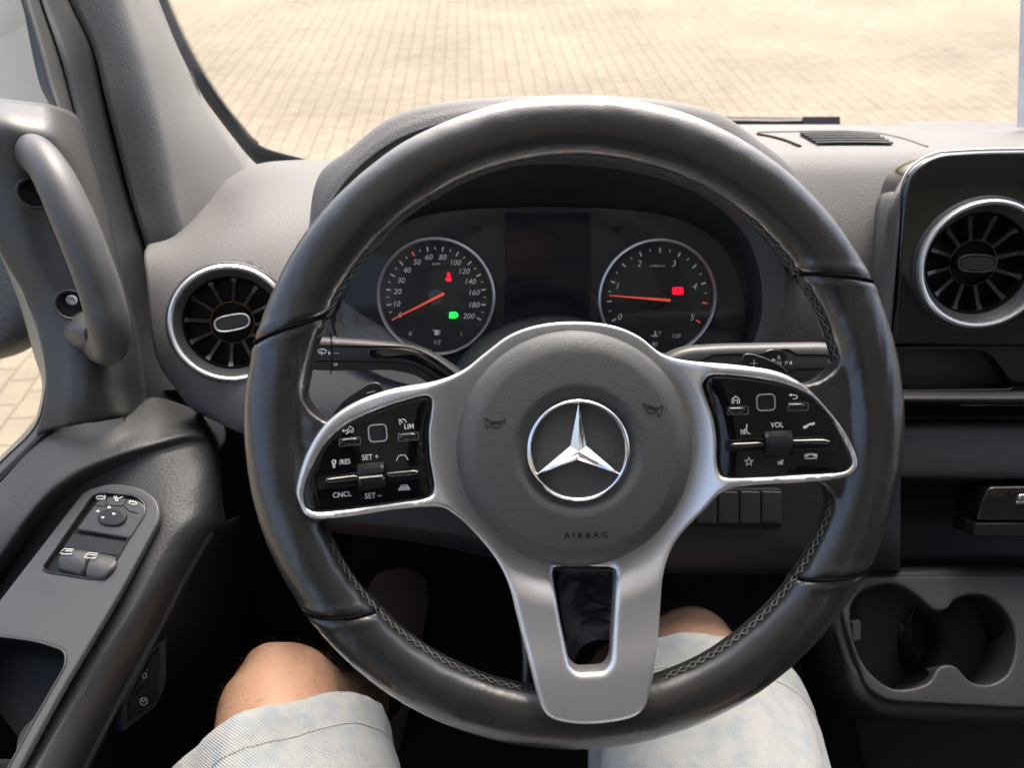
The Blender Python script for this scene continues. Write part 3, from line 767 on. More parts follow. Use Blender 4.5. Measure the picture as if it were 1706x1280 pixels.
surf('knee_panel', M['dark'], rows, dash, nu=6, nv=6)
# blank switch row
FR_S = Frame(W(1230,845,.648), (0,-.80,.60))
sb = plate('switch_bank', M['black'], [FR_S.pxs(fillet([(1140,815),(1302,815),(1304,878),(1290,886),(1140,878)], 4))], FR_S, r=.001, depth=.01, g=.01, parent=dash)
for i in range(4):
    x0 = 1160+i*36
    plate('blank_switch', M['dark'], [FR_S.pxs(fillet([(x0,818),(x0+33,819),(x0+33,872),(x0,870)], 3))], FR_S, r=.001, depth=.004, g=.008, parent=sb, h0=.003)
# left lower cavity wall between the dash and the door
surf('side_kick_panel', M['black'], [[W(200,400,.85), W(420,420,.95), W(620,500,.98)], [W(200,700,.85), W(420,720,.95), W(620,720,.98)], [W(215,1300,.95), W(420,1300,1.1), W(500,1300,1.3)]], dash, thick=.004)

# steering column shroud
fw = Frame(W(955,718,.432), (0,-math.cos(math.radians(35)), math.sin(math.radians(35))))
MB().tube([fw.P(0,-.012,-.030), fw.P(0,-.012,-.08), fw.P(0,-.012,-.16), fw.P(0,-.012,-.24)], [.052,.058,.072,.085], 40, sx=1.15).build('column_shroud', M['dark'], dash)

# round air vents
def vent(name, fr, R, s, label, rimm='satin'):
    v = empty(name, tuple(fr.O), label, 'air vent') if False else None
    root = rev(name, M['trim'], fr, [(R*1.05,-.012*s),(R*1.05,.000),(R*1.02,.003*s),(R*.99,.002*s)], dash, 96)
    root['label'] = label
    rev('vent_ring', M['satin'], fr, [(R*.995,.000),(R*1.0,.0045*s),(R*.985,.0070*s),(R*.955,.0080*s),(R*.922,.0070*s),(R*.90,.002*s)], root, 128)
    rev('vent_cone', M['trim'], fr, [(R*.90,.004*s),(R*.80,-.004*s),(R*.785,-.006*s)], root, 96)
    rev('vent_cup', M['cup'], fr, [(R*.79,-.0045*s),(R*.775,-.0035*s),(R*.76,-.005*s),(R*.755,-.024*s),(R*.30,-.024*s),(0,-.024*s)], root, 96)
    bl = MB()
    for k in range(12):
        a = 2*math.pi*(k+.5)/12; d = Vector((math.cos(a), math.sin(a))); n_ = Vector((-d.y, d.x))
        pr = []
        for t, h0, w0 in ((.36,-.013,.030),(.5,-.012,.028),(.66,-.011,.027),(.76,-.008,.042)):
            for sg in (1, -1): pr.append(fr.P(*(d*R*t+n_*R*w0*sg), h0*s))
            for sg in (1, -1): pr.append(fr.P(*(d*R*t+n_*R*(w0*.9*sg+.035)), (h0-.010)*s))
        bl.add(pr, [f for i in range(3) for f in ((i*4,i*4+4,i*4+5,i*4+1),(i*4+1,i*4+5,i*4+7,i*4+3),(i*4+2,i*4+6,i*4+4,i*4))])
    bl.build('vent_vanes', M['vane'], root, sharp=30)
    rev('vane_ring', M['piano'], fr, [(R*.375,-.016*s),(R*.37,-.0125*s),(R*.35,-.0125*s),(R*.345,-.016*s)], root, 64)
    def ov(a, b, n=40): return [(a*math.copysign(abs(math.cos(2*math.pi*k/n))**.62, math.cos(2*math.pi*k/n)), b*math.copysign(abs(math.sin(2*math.pi*k/n))**.8, math.sin(2*math.pi*k/n))) for k in range(n)]
    kb = plate('vent_knob', M['piano'], [ov(R*.30,R*.145)], fr, r=.003*s, depth=.02*s, g=.003, parent=root, h0=-.0055*s)
    plate('knob_rim', M[rimm], [ov(R*.305,R*.15), ov(R*.265,R*.112)], fr, r=.0012, depth=.006, g=.003, parent=kb, h0=-.0045*s)
    kn = MB()
    for i in range(-9, 10):
        x = i*R*.026; hh = R*.10*math.sqrt(max(0, 1-(abs(x)/(R*.27))**3))
        kn.box(fr.P(x, 0, -.0052*s), fr.ex*R*.0085, fr.ey*hh, fr.n*.0008)
    kn.build('knob_grip', M['trim'], kb, smooth=False)
    return root
nv = Vector((.30,-.80,.52))
FR_V = Frame(W(386,538,.628), nv)
vent('round_vent', FR_V, 98*.622/1241, 1.0, 'left round vent in silver ring beside the door')

# centre panel with vent and open shelf
CP_N = Vector((-.06,-math.cos(math.radians(25)), math.sin(math.radians(25))))
FR_P = Frame(W(1600,252,.635), CP_N)
con = empty('centre_console', (.5,.6,-.5), 'gloss black centre console panel with round vent at the right edge', 'centre console')
PO = fillet([(1497,420),(1504,330),(1518,285),(1560,256),(1640,251),(1720,250),(2000,250),(2000,580),(1706,578),(1484,576)], [60,60,40,40,30,0,0,0,5,12])
VC_ = FR_P.px(1634,440); VR_ = 105*.665/1241
plate('gloss_panel', M['piano'], [FR_P.pxs(PO), circ(VR_*.99, 96, *VC_)], FR_P, r=.004, depth=.05, g=.012, parent=con, h0=.0)
pe = MB(); pe.tube([FR_P.P(*FR_P.px(*p), -.006) for p in fillet([(1481,576),(1493,420),(1500,330),(1514,283),(1556,253),(1640,248),(1720,247),(2000,247)], [0,60,60,40,40,30,0,0])[7:]], .0010, 8, caps=True)
pe.build('panel_edge', M['satin'], con)
surf('panel_side', M['trim'], [[W(1535,262,.70), W(1500,300,.665), W(1484,340,.65), W(1474,420,.655), W(1464,570,.665), W(1462,600,.67)],
     [W(1540,259,.66), W(1512,285,.655), W(1503,330,.65), W(1495,420,.655), W(1482,576,.67), W(1480,600,.675)]], con, nu=5, nv=3)
surf('panel_flank', M['trim'], [[W(1500,312,.70), W(1470,322,.69), W(1458,350,.68), W(1452,450,.675), W(1446,600,.68)],
     [W(1530,300,.69), W(1500,310,.667), W(1486,345,.66), W(1476,450,.660), W(1466,600,.668)]], con, nu=5, nv=3)
FR_V2 = Frame(FR_P.P(*FR_P.px(1634,440)), CP_N)
v2 = vent('round_vent', FR_V2, 105*.665/1241, 1.0, 'round vent in gloss black centre panel', 'vane'); 
v2.parent = con; v2.matrix_parent_inverse = Matrix.Translation(-Vector(con.location))
XR = (1440,1500,1600,1760,2100,2700)
def rr(y, d, X_=XR): return [W(x, y, d) for x in X_]
o = surf('open_shelf', M['black'], [rr(574,.70), rr(580,.74), rr(640,.78), rr(655,.74), rr(657,.67)], con, nu=3, nv=4, lin_u=True)
sh = MB(); 
plate('shelf_surround', M['piano'], [FR_P.pxs(fillet([(1484,578),(2000,578),(2000,662),(1480,662)], 3)), FR_P.pxs(fillet([(1512,586),(1652,584),(1695,650),(1500,652)], [10,30,14,8]))], FR_P, r=.001, depth=.02, g=.01, parent=con, h0=-.004)
surf('console_face', M['dark'], [rr(652,.665), rr(664,.655), rr(672,.662), rr(676,.70), rr(700,.715), rr(703,.682), rr(740,.672), rr(785,.668), rr(800,.675), rr(808,.72), rr(870,.75), rr(940,.74)], con, nu=3, nv=3, lin_u=True, lin_v=False)
sl = MB().tube([W(x, 675, .668) for x in (1600,1650,1720,2000)], .0006, 6).build('console_seam', M['vane'], con)
# socket block at the right edge
FR_K = Frame(W(1680,850,.66), (-.1,-.80,.6))
kb = plate('socket_block', M['piano'], [FR_K.pxs(fillet([(1647,812),(1900,808),(1900,868),(1628,868),(1634,840)], [10,0,0,4,10]))], FR_K, r=.0015, depth=.04, g=.01, parent=con)
plate('socket_tray', M['black'], [FR_K.pxs(fillet([(1626,872),(1900,870),(1900,898),(1622,896)], 5))], FR_K, r=.0015, depth=.04, g=.01, parent=con)
plate('toggle_switch', M['chrome'], [FR_K.pxs(fillet([(1690,822),(1760,820),(1760,831),(1690,832)], 2))], FR_K, r=.0015, depth=.004, g=.004, parent=kb, h0=.006)
plate('toggle_base', M['chrome'], [FR_K.pxs(fillet([(1690,834),(1760,833),(1760,839),(1692,840)], 2))], FR_K, r=.001, depth=.004, g=.004, parent=kb, h0=.003)

# top vent grille on the dash; a black sheet paints its well's shade
def shelf(px, py, up=0):
    ys = [217,224,234,244,249]; Ys = [.965,.90,.82,.755,.722]
    c = cr([(y, d) for y, d in zip(ys, Ys)], 10); k = min(range(len(c)-1), key=lambda i: abs(c[i][0]-py))
    return WY(px, py, float(np.interp(py, [q_[0] for q_ in c], [q_[1] for q_ in c])))+Vector((0, 0, up))
tp = surf('defroster_well_shade', M['groove'], [[shelf(x, y, .0016) for x in np.linspace(xa, xb, 12)] for y, xa, xb in ((224.5,1345,1428),(226.5,1332,1452),(231,1340,1470),(237,1350,1480),(242.5,1362,1486))], dash, nu=1, nv=2, thick=0)
for k, y in enumerate((227.2,230.6,234.4,238.6,242.6)):
    MB().tube([shelf(x, y-1.0*math.sin(math.pi*j/10), .0030) for j, x in enumerate(np.linspace(1333+k*6, 1458+k*7, 11))], .0021-.0001*k, 6).build('defroster_slat', M['trim'], tp)
MB().tube([shelf(x, y, .0004) for x, y in cr([(1262,225),(1285,229),(1310,236),(1332,245)], 5)], .0022, 6).build('panel_gap', M['groove'], dash)
MB().tube([shelf(x, y, .0004) for x, y in cr([(1262,221),(1380,219),(1450,221),(1500,230),(1545,245)], 6)], .0012, 6).build('panel_gap', M['trim'], dash)
rev('sensor_dome', M['dash'], Frame(shelf(1438,245,.001), (0,0,1)), [(.016,0),(.014,.004),(.009,.007),(0,.008)], dash, 24)

# cup holder tray
tray = empty('cup_holder_tray', tuple(W(1580,1080,.70)), 'black double cup holder tray below the centre console', 'cup holder')
FR_U = Frame(W(1560,1060,.665), (-.05,-.42,.905))
def upx(pts, h=0): return FR_U.pxs(pts, h=h)
OUT = fillet([(1440,940),(1900,935),(1900,1190),(1700,1205),(1475,1195),(1430,1160),(1395,1050),(1380,1010)], [20,0,0,10,50,60,40,20])
HOLE = [(1417,1020),(1432,990),(1460,977),(1495,975),(1530,995),(1556,1017),(1578,1016),(1592,1000),(1620,992),(1655,1000),(1685,1035),(1692,1075),(1680,1120),(1650,1140),(1618,1136),(1594,1112),(1574,1108),(1560,1116),(1545,1138),(1505,1149),(1475,1142),(1445,1115),(1425,1075)]
HOLE = [tuple(p) for p in cr(HOLE, 4, True)]
plate('tray_base', M['dark'], [upx(OUT), upx(HOLE)], FR_U, r=.010, depth=.09, g=.008, parent=tray, h0=-.006)
INN = fillet([(1425,960),(1900,955),(1900,1182),(1690,1181),(1480,1170),(1446,1150),(1418,1075),(1400,1010)], [20,0,0,10,40,50,40,20])
plate('tray_insert', M['dark'], [upx(INN), upx(HOLE)], FR_U, r=.0025, depth=.012, g=.006, parent=tray, h0=.000)
def well(cx, cy, R, name='cup_well'):
    u, v = FR_U.px(cx, cy); s = abs(FR_U.px(cx+1, cy)[0]-u)
    return rev(name, M['black'], FR_U, [(R*s*1.04,-.008),(R*s*1.0,-.02),(R*s*.92,-.075),(0,-.075)], tray, 64, u, v)
well(1492,1062,92); well(1612,1066,84)
cl = MB()
for px_, py_, d_ in ((1508,1056,.70),(1424,1050,.69),(1526,1127,.71)):
    MB().box(W(px_, py_, d_), (.004,.001,0), CU*.008, CF*.004).build('grip_flap', M['trim'], tray)
surf('console_side', M['carpet'], [[W(1290,958,.80), W(1400,962,.72), W(1480,965,.70), W(2100,960,.70)],
   [W(1330,1080,.80), W(1400,1100,.72), W(1480,1180,.715), W(2100,1190,.71)],
   [W(1345,1180,.80), W(1420,1210,.73), W(1500,1235,.72), W(2100,1235,.72)],
   [W(1370,1400,.78), W(1450,1400,.76), W(1520,1400,.74), W(2100,1400,.74)]], con, nu=5, nv=5)
# footwell and pedals
ped = empty('pedal', tuple(W(900,1090,1.15)), 'dark pedal arm in the shadow of the footwell', 'pedal')
MB().tube([W(870,1000,1.15), W(878,1100,1.1), W(876,1160,1.08)], .008, 8).build('pedal_arm', M['steel'], ped)
MB().box(W(880,1185,1.06), (.035,0,0), CU*.025, CF*.006).build('pedal_pad', M['rubber'], ped)
# ================================================================== column stalks
TL = Frame(W(620,600,.545), (0,-math.cos(math.radians(30)), math.sin(math.radians(30))))
ws = empty('wiper_stalk', tuple(W(640,600,.55)), 'left column stalk with white wiper symbols', 'stalk')
def stalk(name, cl, wd, fr, mat_, parent, th=.010):
    """cl: centreline pixels; wd: half height in pixels; a rounded bar"""
    P = cr(cl, 6); Wd = cr([(w,) for w in wd], 6); mb = MB(); vs = []; n = 20
    for i, p in enumerate(P):
        a = P[max(0, i-1)]; b = P[min(len(P)-1, i+1)]; d = (b-a)/np.linalg.norm(b-a); nn = np.array([-d[1], d[0]]); w = float(Wd[i][0])
        for k in range(n):
            t = 2*math.pi*k/n; c = math.copysign(abs(math.cos(t))**.6, math.cos(t)); s_ = math.copysign(abs(math.sin(t))**.6, math.sin(t))
            q = p+nn*w*c; u, v = fr.px(q[0], q[1]); vs.append(fr.P(u, v, th*s_))
    m = len(P); fs = [(i*n+k, i*n+(k+1) % n, (i+1)*n+(k+1) % n, (i+1)*n+k) for i in range(m-1) for k in range(n)]
    fs += [tuple(range(n)), tuple((m-1)*n+k for k in range(n))[::-1]]
    o = mesh(name, vs, fs, mat_, parent, True, 55); bm = bmesh.new(); bm.from_mesh(o.data); bmesh.ops.recalc_face_normals(bm, faces=bm.faces); bm.to_mesh(o.data); bm.free(); o.data.set_sharp_from_angle(angle=math.radians(55))
    return o
sb = stalk('stalk_body', [(470,588),(512,588),(560,590),(610,591),(660,594),(705,605),(745,630),(790,665)], [27,27,27,25,23,23,24,24], TL, M['dark'], ws)
mb = MB()
for ys in ([(470,574),(555,574),(620,575),(680,577),(720,592),(765,625)], [(470,600),(545,599),(620,600),(675,602),(705,612),(745,640)]):
    mb.tube([TL.P(*TL.px(x, y), .0094) for x, y in cr(ys, 6)], .0007, 6)
mb.tube([TL.P(*TL.px(x, y), .0096) for x, y in ((556,554),(558,575),(559,600),(556,620))], .0005, 6)
mb.build('stalk_seam', M['groove'], sb)
plate('stalk_inlay', M['piano'], [TL.pxs([tuple(p) for p in cr([(620,580),(680,583),(710,597),(750,627),(740,632),(705,610),(670,599),(620,597)], 4, True)], h=.0085)], TL, r=.0008, depth=.003, g=.004, parent=sb, h0=.0100)
mk = MB(); wi = lambda *pts: [(490+x/5.883, 540+y/5.881) for x, y in pts]
strokes(mk, TL, [wi((268,243),(290,233),(310,230),(335,236),(353,245),(338,272),(310,265),(285,272),(268,243)), wi((300,245),(307,290))], 1.2, .0106)
fillpoly(mk, TL, wi((370,250),(394,270),(372,288)), .0106)
strokes(mk, TL, [wi((425,270),(432,270)), wi((442,270),(449,270)), wi((460,270),(467,270)), wi((420,378),(430,370),(448,370),(458,378),(448,388),(430,388),(420,378)), wi((415,113),(440,113)), wi((430,170),(462,170))], .9, .0106)
mk.build('printed_symbols', M['ink'], sb, smooth=False)

TR_ = Frame(W(1270,600,.55), (0,-math.cos(math.radians(30)), math.sin(math.radians(30))))
gs = empty('gear_selector', tuple(W(1270,600,.55)), 'right column selector stalk lettered R N P', 'gear selector')
sb = stalk('selector_body', [(1080,640),(1130,606),(1180,598),(1250,597),(1320,598),(1372,599),(1390,599)], [22,24,24,25,27,28,22], TR_, M['trim'], gs, .011)
mb = MB()
oct_ = [(1272,586),(1283,582),(1302,582),(1311,590),(1312,606),(1303,616),(1285,617),(1272,608)]
mb.tube([TR_.P(*TR_.px(x, y), .0108) for x, y in [(1160,600),(1180,589),(1220,587),(1262,588),(1280,580),(1305,580),(1318,588),(1366,589),(1372,595),(1370,607),(1364,611),(1318,613),(1305,620),(1280,621),(1262,612),(1160,620)]], .0007, 6)
mb.build('selector_seam', M['groove'], sb)
plate('selector_key', M['button'], [TR_.pxs(fillet(oct_, 4), h=.0105)], TR_, r=.001, depth=.004, g=.003, parent=sb, h0=.0118)
plate('park_button', M['button'], [TR_.pxs(fillet([(1388,583),(1397,583),(1400,600),(1394,616),(1386,616)], 4), h=.004)], TR_, r=.002, depth=.012, g=.003, parent=sb, h0=.004)
mk = MB()
for c_, x, y in (('R',1288.5,592.5),('N',1288.5,601),('P',1300,601.5),('D',1288.5,610)): letters(mk, TR_, c_, x, y, 6.6, .0122, 0, 0, 1)
fillpoly(mk, TR_, [(1275,598),(1279,593.5),(1283,598)], .0122); fillpoly(mk, TR_, [(1304,601),(1309,597.5),(1309,604.5)], .0122)
mk.build('lettering', M['ink'], sb, smooth=False)

# ================================================================== steering wheel
wh = empty('steering_wheel', tuple(fw.O), 'black leather steering wheel with satin silver spokes and star emblem', 'steering wheel')
RO = .1900; RA = .0176; RB = .0150; RC = RO-RA
def wxy(px, py, h=0): return fw.px(px, py, h)
# leather: rim and the two gussets joined into one skin
mb = MB(); n1, n2 = 220, 40; vs = []
for i in range(n1):
    t = 2*math.pi*i/n1
    a_ = RA*(1.0+.06*math.exp(-((math.degrees(t) % 360-180)/40)**2))
    for k in range(n2):
        p = 2*math.pi*k/n2; c_, s_ = math.cos(p), math.sin(p); r_ = RC+RA*math.copysign(abs(c_)**.93, c_); vs.append(fw.P(r_*math.cos(t), r_*math.sin(t), RB*math.copysign(abs(s_)**.93, s_)))
mb.add(vs, [(i*n2+k, ((i+1) % n1)*n2+k, ((i+1) % n1)*n2+(k+1) % n2, i*n2+(k+1) % n2) for i in range(n1) for k in range(n2)])
def pillow(poly, top, bot):
    L = resample([fw.px(x, y, .004) for x, y in poly], .004)
    c = np.mean(L, axis=0); v = []; rings = ((1.0, 0), (.985, 1)); n = len(L)
    v += [fw.P(*p, bot) for p in L]; v += [fw.P(*p, top) for p in L]
    f = [(i, (i+1) % n, n+(i+1) % n, n+i) for i in range(n)]
    tri = geometry.tessellate_polygon([[Vector((p[0], p[1], 0)) for p in L]])
    for t in tri: f.append(tuple(n+i for i in t)); f.append(tuple(i for i in t[::-1]))
    return v, f
GL = [tuple(p) for p in cr([(450,560),(500,585),(503,620),(505,655),(520,685),(548,703),(590,695),(640,680),(700,700),(700,830),(600,846),(548,850),(532,872),(533,900),(538,930),(500,960),(450,900),(430,720)], 4, True)]
GRt = [tuple(p) for p in cr([(1450,545),(1400,560),(1396,595),(1385,620),(1350,640),(1300,640),(1220,660),(1220,780),(1300,786),(1365,803),(1384,825),(1385,860),(1378,890),(1420,920),(1455,860),(1475,720)], 4, True)]
for g_ in (GL, GRt):
    v, f = pillow(g_, .0085, -.010); mb.add(v, f)
# thin neck of leather under the foot of the lower spoke
rim = voxel('leather_rim', mb, M['leather'], wh, .0014, 10)
# seams across the rim
def smooth01(x): x = min(1, max(0, x)); return x*x*(3-2*x)
def rimpt(t, p, k=1.0):
    c_, s_ = math.cos(p), math.sin(p)
    r_ = RC+RA*k*math.copysign(abs(c_)**.93, c_); return fw.P(r_*math.cos(t), r_*math.sin(t), RB*k*math.copysign(abs(s_)**.93, s_))
def ang_at(px, py): u, v = fw.px(px, py, .008); return math.atan2(v, u)
def seam(name, pin, pout, mat_, rad, k=1.0, w=0):
    ti, to = ang_at(*pin), ang_at(*pout)
    if to-ti > math.pi: to -= 2*math.pi
    if ti-to > math.pi: to += 2*math.pi
    pts = []
    for j in range(41):
        q_ = j/40; p = math.radians(188-q_*208); t = ti+(to-ti)*(.5-.5*math.cos(math.pi*min(1, max(0, (q_-.05)/.8))))+w
        pts.append(rimpt(t, p, k))
    return MB().tube(pts, rad, 6)
sm = MB(); thr = MB()
for pin, pout in (((552,533),(420,571)), ((1326,464),(1432,482)), ((614,1032),(504,1026)), ((1334,968),(1448,950))):
    s_ = seam('', pin, pout, None, .0009, .998); s_.build('rim_seam', M['groove'], rim)
SEAMS = []
for pin, pout in (((552,533),(420,571)), ((1326,464),(1432,482)), ((614,1032),(504,1026)), ((1334,968),(1448,950))):
    SEAMS += [Vector(v) for v in seam('', pin, pout, None, .0001, 1.0).v[::6]]
_kd = kdtree.KDTree(len(SEAMS))
for i, p in enumerate(SEAMS): _kd.insert(p, i)
_kd.balance()
_me = rim.data; _me.update()
_co = [v.co.copy() for v in _me.vertices]; _no = [v.normal.copy() for v in _me.vertices]
for i, v in enumerate(_me.vertices):
    p = _co[i]; d = _kd.find(p)[2]; u_, v_, h_ = fw.local(p)
    off = -.0010*math.exp(-(d/.0017)**2)+.0005*math.exp(-((d-.0048)/.0026)**2)
    off += .00035*noise.noise(p*38)+.00016*noise.noise(p*110)
    rr0 = math.hypot(u_, v_); gus = smooth01((RC-.012-rr0)/.014)*(1 if h_ > -.004 else 0)
    off += gus*.0009*noise.noise(Vector((p.x*60, p.y*150, p.z*150)))
    # the thumb rests carry fine pulled creases
    tt = math.degrees(math.atan2(v_, u_)) % 360; w_ = max(math.exp(-((tt-165)/16)**2), math.exp(-(((tt+180) % 360-190)/16)**2), .6*math.exp(-((tt-215)/14)**2))
    off += w_*.00028*noise.noise(Vector((u_*260, v_*60, h_*260)))
    v.co = p+_no[i]*off
_me.update()
# cross stitching round the inner edge
st = MB(); stp = 160
def stang(deg):
    deg %= 360
    return not (160 < deg < 203 or deg > 347 or deg < 15 or 258 < deg < 289)
for i in range(stp):
    t0 = 2*math.pi*i/stp; t1 = 2*math.pi*(i+1)/stp; dg = math.degrees(t0)
    if not (stang(dg) and stang(dg+1.5)):
        if st.v: st.build('cross_stitching', M['thread'], rim); st = MB()
        continue
    pm = math.radians(180-14); da = math.radians(8)
    jit = rng.normal(0, .0015)
    for sgn in (1, -1):
        a = rimpt(t0+jit, pm+da*sgn, 1.02); b = rimpt(t1+jit*.5, pm-da*sgn*.9, 1.02); c = rimpt((t0+t1)/2, pm, 1.055)
        st.tube([a, c if sgn > 0 else (a+b)/2*.5+c*.5, b], .00036, 5)
if st.v: st.build('cross_stitching', M['thread'], rim)
# satin silver trim
HUB = fw.px(957,750,.006)
def smooth01(x): x = min(1, max(0, x)); return x*x*(3-2*x)
def HT(u, v):
    d = math.hypot(u-HUB[0], v-HUB[1])
    base = .0105
    low = smooth01((-v-.085)/.075)            # the lower spoke climbs over the rim
    h = base+low*.0085+.0055*smooth01((math.hypot(u, v)-.120)/.034)*(1-low)
    dip = 1-smooth01((d-.066)/.026)           # everything falls away under the hub
    h -= dip*.0125
    return h
TRIM = [(497,842),(491,815),(508,757),(541,706),(588,672),(650,650),(722,637),(770,618),(806,590),(850,558),(900,541),(960,536),(1020,542),(1065,560),(1105,590),(1150,602),(1230,609),(1295,619),(1342,642),(1382,682),(1412,722),(1431,764),(1428,786),(1405,799),(1340,806),(1250,811),(1208,821),(1178,850),(1130,902),(1108,955),(1101,1030),(1096,1090),(1086,1150),(1075,1184),(1048,1202),(985,1211),(932,1206),(906,1190),(893,1155),(878,1095),(862,1035),(848,980),(826,935),(788,888),(757,860),(728,847),(660,851),(590,862),(530,868),(508,862)]
TRIM = [tuple(p) for p in cr(TRIM, 5, True)]
HL_ = [(708,662),(717,668),(716,690),(712,720),(714,765),(720,800),(721,816),(712,829),(660,838),(600,846),(535,853),(514,849),(506,838),(508,812),(524,772),(548,735),(585,705),(640,681),(685,667)]
HR_ = [(1178,634),(1190,627),(1240,630),(1300,640),(1345,658),(1378,690),(1402,728),(1420,766),(1417,779),(1402,787),(1350,790),(1280,794),(1215,796),(1201,788),(1197,765),(1197,735),(1192,700),(1180,665),(1174,645)]
HL_ = [tuple(p) for p in cr(HL_, 4, True)]; HR_ = [tuple(p) for p in cr(HR_, 4, True)]
SLOT = fillet([(919,948),(1026,948),(1024,1010),(1019,1105),(1008,1122),(962,1124),(949,1112),(934,1040)], [4,4,4,14,10,10,14,4])
HB = (957,748); HUBHOLE = [(HB[0]+178*math.cos(2*math.pi*k/80), HB[1]+180*math.sin(2*math.pi*k/80)) for k in range(80)]
trim = plate('spoke_trim', M['satin'], [fw.pxs(TRIM, HT), fw.pxs(HL_, HT), fw.pxs(HR_, HT), fw.pxs(SLOT, HT), fw.pxs(HUBHOLE, HT)], fw, H=HT, r=.0034, depth=.012, g=.0026, parent=wh)
# shaft shell behind the spokes
bk = [tuple(p) for p in fw.pxs([(x, y) for x, y in TRIM])]
plate('slot_lining', M['piano'], [fw.pxs(fillet([(908,945),(1036,945),(1032,1010),(1026,1112),(1012,1132),(958,1134),(940,1118),(924,1040)], 8), h=0), fw.pxs(SLOT, h=-.006)], fw, r=.0006, depth=.012, g=.004, parent=wh, h0=-.002)
plate('wheel_back', M['dark'], [circ(.062, 64, *HUB)], fw, r=.004, depth=.02, g=.01, parent=wh, h0=-.012)
# airbag cover
def HA(u, v):
    d = math.hypot(u-HUB[0], v-HUB[1])
    h = .018-.0035*(d/.067)**2
    e = math.hypot(u-EM[0], v-EM[1])
    h -= .0042*(1-smooth01((e-.0285)/.0085))
    h -= .0012*smooth01((d-.0575)/.002)*(1 if d > .0575 else 0)
    return h
EM = fw.px(963,750,.014)
ABC = [(957+198*math.cos(2*math.pi*k/120), 749+198.5*math.sin(2*math.pi*k/120)) for k in range(120)]
RAB = .0685
uvA = fw.pxs([(px, py) for px, py in ABC], h=.008)
pad = plate('airbag_cover', M['pad'], [uvA], fw, H=HA, r=.010, depth=.028, g=.0022, parent=wh, profile=.9)
pad['label'] = 'round grained black airbag cover'
# emblem
FE = Frame(fw.P(EM[0], EM[1], HA(*EM)), fw.n, ex=fw.ex)
RE = .0292
em = rev('star_emblem', M['chrome'], FE, [(RE*1.0,-.001),(RE*1.0,.0022),(RE*.975,.0036),(RE*.935,.0040),(RE*.90,.0030),(RE*.885,.0012),(RE*.88,-.001)], pad, 128, sharp=60)
em['label'] = 'chrome three pointed star in a ring'
sv_ = [FE.P(0, 0, .0062)]; sf = []
for k in range(3):
    a = math.radians(90+120*k); b = a+math.radians(60)
    sv_.append(FE.P(RE*.93*math.cos(a), RE*.93*math.sin(a), .0026)); sv_.append(FE.P(RE*.175*math.cos(b), RE*.175*math.sin(b), .0018))
base0 = len(sv_)
for k in range(3):
    t, n_, p_ = 1+2*k, 2+2*k, 2+2*((k-1) % 3)
    sf += [(0, t, n_), (0, p_, t)]
# blunt the tips and drop skirts
for k in range(3):
    a = math.radians(90+120*k); b = a+math.radians(60)
    sv_.append(FE.P(RE*.93*math.cos(a), RE*.93*math.sin(a), -.001)); sv_.append(FE.P(RE*.175*math.cos(b), RE*.175*math.sin(b), -.001))
for k in range(3):
    t, n_, p_ = 1+2*k, 2+2*k, 2+2*((k-1) % 3)
    sf += [(t, t+6, n_+6, n_), (p_, p_+6, t+6, t)]
mesh('star', sv_, sf, M['chrome'], em, False)
tx = MB(); letters(tx, fw, 'A I R B A G', 976, 892, 9.5, .0004, 1, 0, 1.05, HA, .004); tx.build('lettering', M['groove'], pad, smooth=False)
def hpts(cx, cy, s, rot, pts):
    c, q = math.cos(math.radians(rot)), math.sin(math.radians(rot)); return [(cx+(x*c-y*q)*s, cy+(x*q+y*c)*s) for x, y in pts]
for cx, cy, s_, rot in ((824,706,1,0), (1088,682,-1,12)):
    hn = MB()
    for p in ([(-15,-9),(-7,-3),(-7,3),(-14,9)], [(-15,-9),(-14,9)], [(-7,-3),(13,-4),(17,-7)], [(17,-7),(17,0)], [(17,0),(13,0)]):
        strokes(hn, fw, [hpts(cx, cy, 1, rot, [(x*s_, y) for x, y in p])], .6, .0003, HA)
    strokes(hn, fw, [hpts(cx, cy, 1, rot, [(x*s_, y) for x, y in [(11,2),(9,5.5),(4,7),(-1,6.5),(-4,4),(-4,1),(-1,-.8),(4,-1.2),(9,-.5),(11,2)]])], .6, .0003, HA)
    hn.build('horn_symbol', M['groove'], pad, smooth=False)
# control pods
def pod(loop, sgn, label):
    inset = []
    c = np.mean(loop, axis=0)
    HP = lambda u, v: HT(u, v)-.0009
    p = plate('control_pod', M['pod'], [fw.pxs(loop, HP)], fw, H=HP, r=.0012, depth=.008, g=.004, parent=wh)
    p['label'] = label
    return p, HP
podL, HP = pod([(x+(614-x)*.008, y+(760-y)*.008) for x, y in HL_], 1, 'left gloss black control pod with cruise buttons')
podR, HP = pod([(x+(1300-x)*.008, y+(715-y)*.008) for x, y in HR_], -1, 'right gloss black control pod with volume roller')
lL = lambda x, y: (480+x/5.332, 640+y/5.333); lR = lambda x, y: (1160+x/4.921, 560+y/4.923)
def hat(px, py): 
    u, v = fw.px(px, py, .01); return HP(u, v)
def btn(name, pts, mat_, parent, h=.001, r=.0008, dep=.003, rad=3):
    c = np.mean(pts, axis=0); h0 = hat(*c)+h
    return plate(name, mat_, [fw.pxs(fillet(pts, rad), h=h0)], fw, H=lambda u, v: HP(u, v)+h, r=r, depth=dep, g=.002, parent=parent)
def rect(cx, cy, w, h, rot=0):
    c, s_ = math.cos(math.radians(rot)), math.sin(math.radians(rot))
    return [(cx+x*c+y*s_, cy-x*s_+y*c) for x, y in ((-w/2,-h/2),(w/2,-h/2),(w/2,h/2),(-w/2,h/2))]
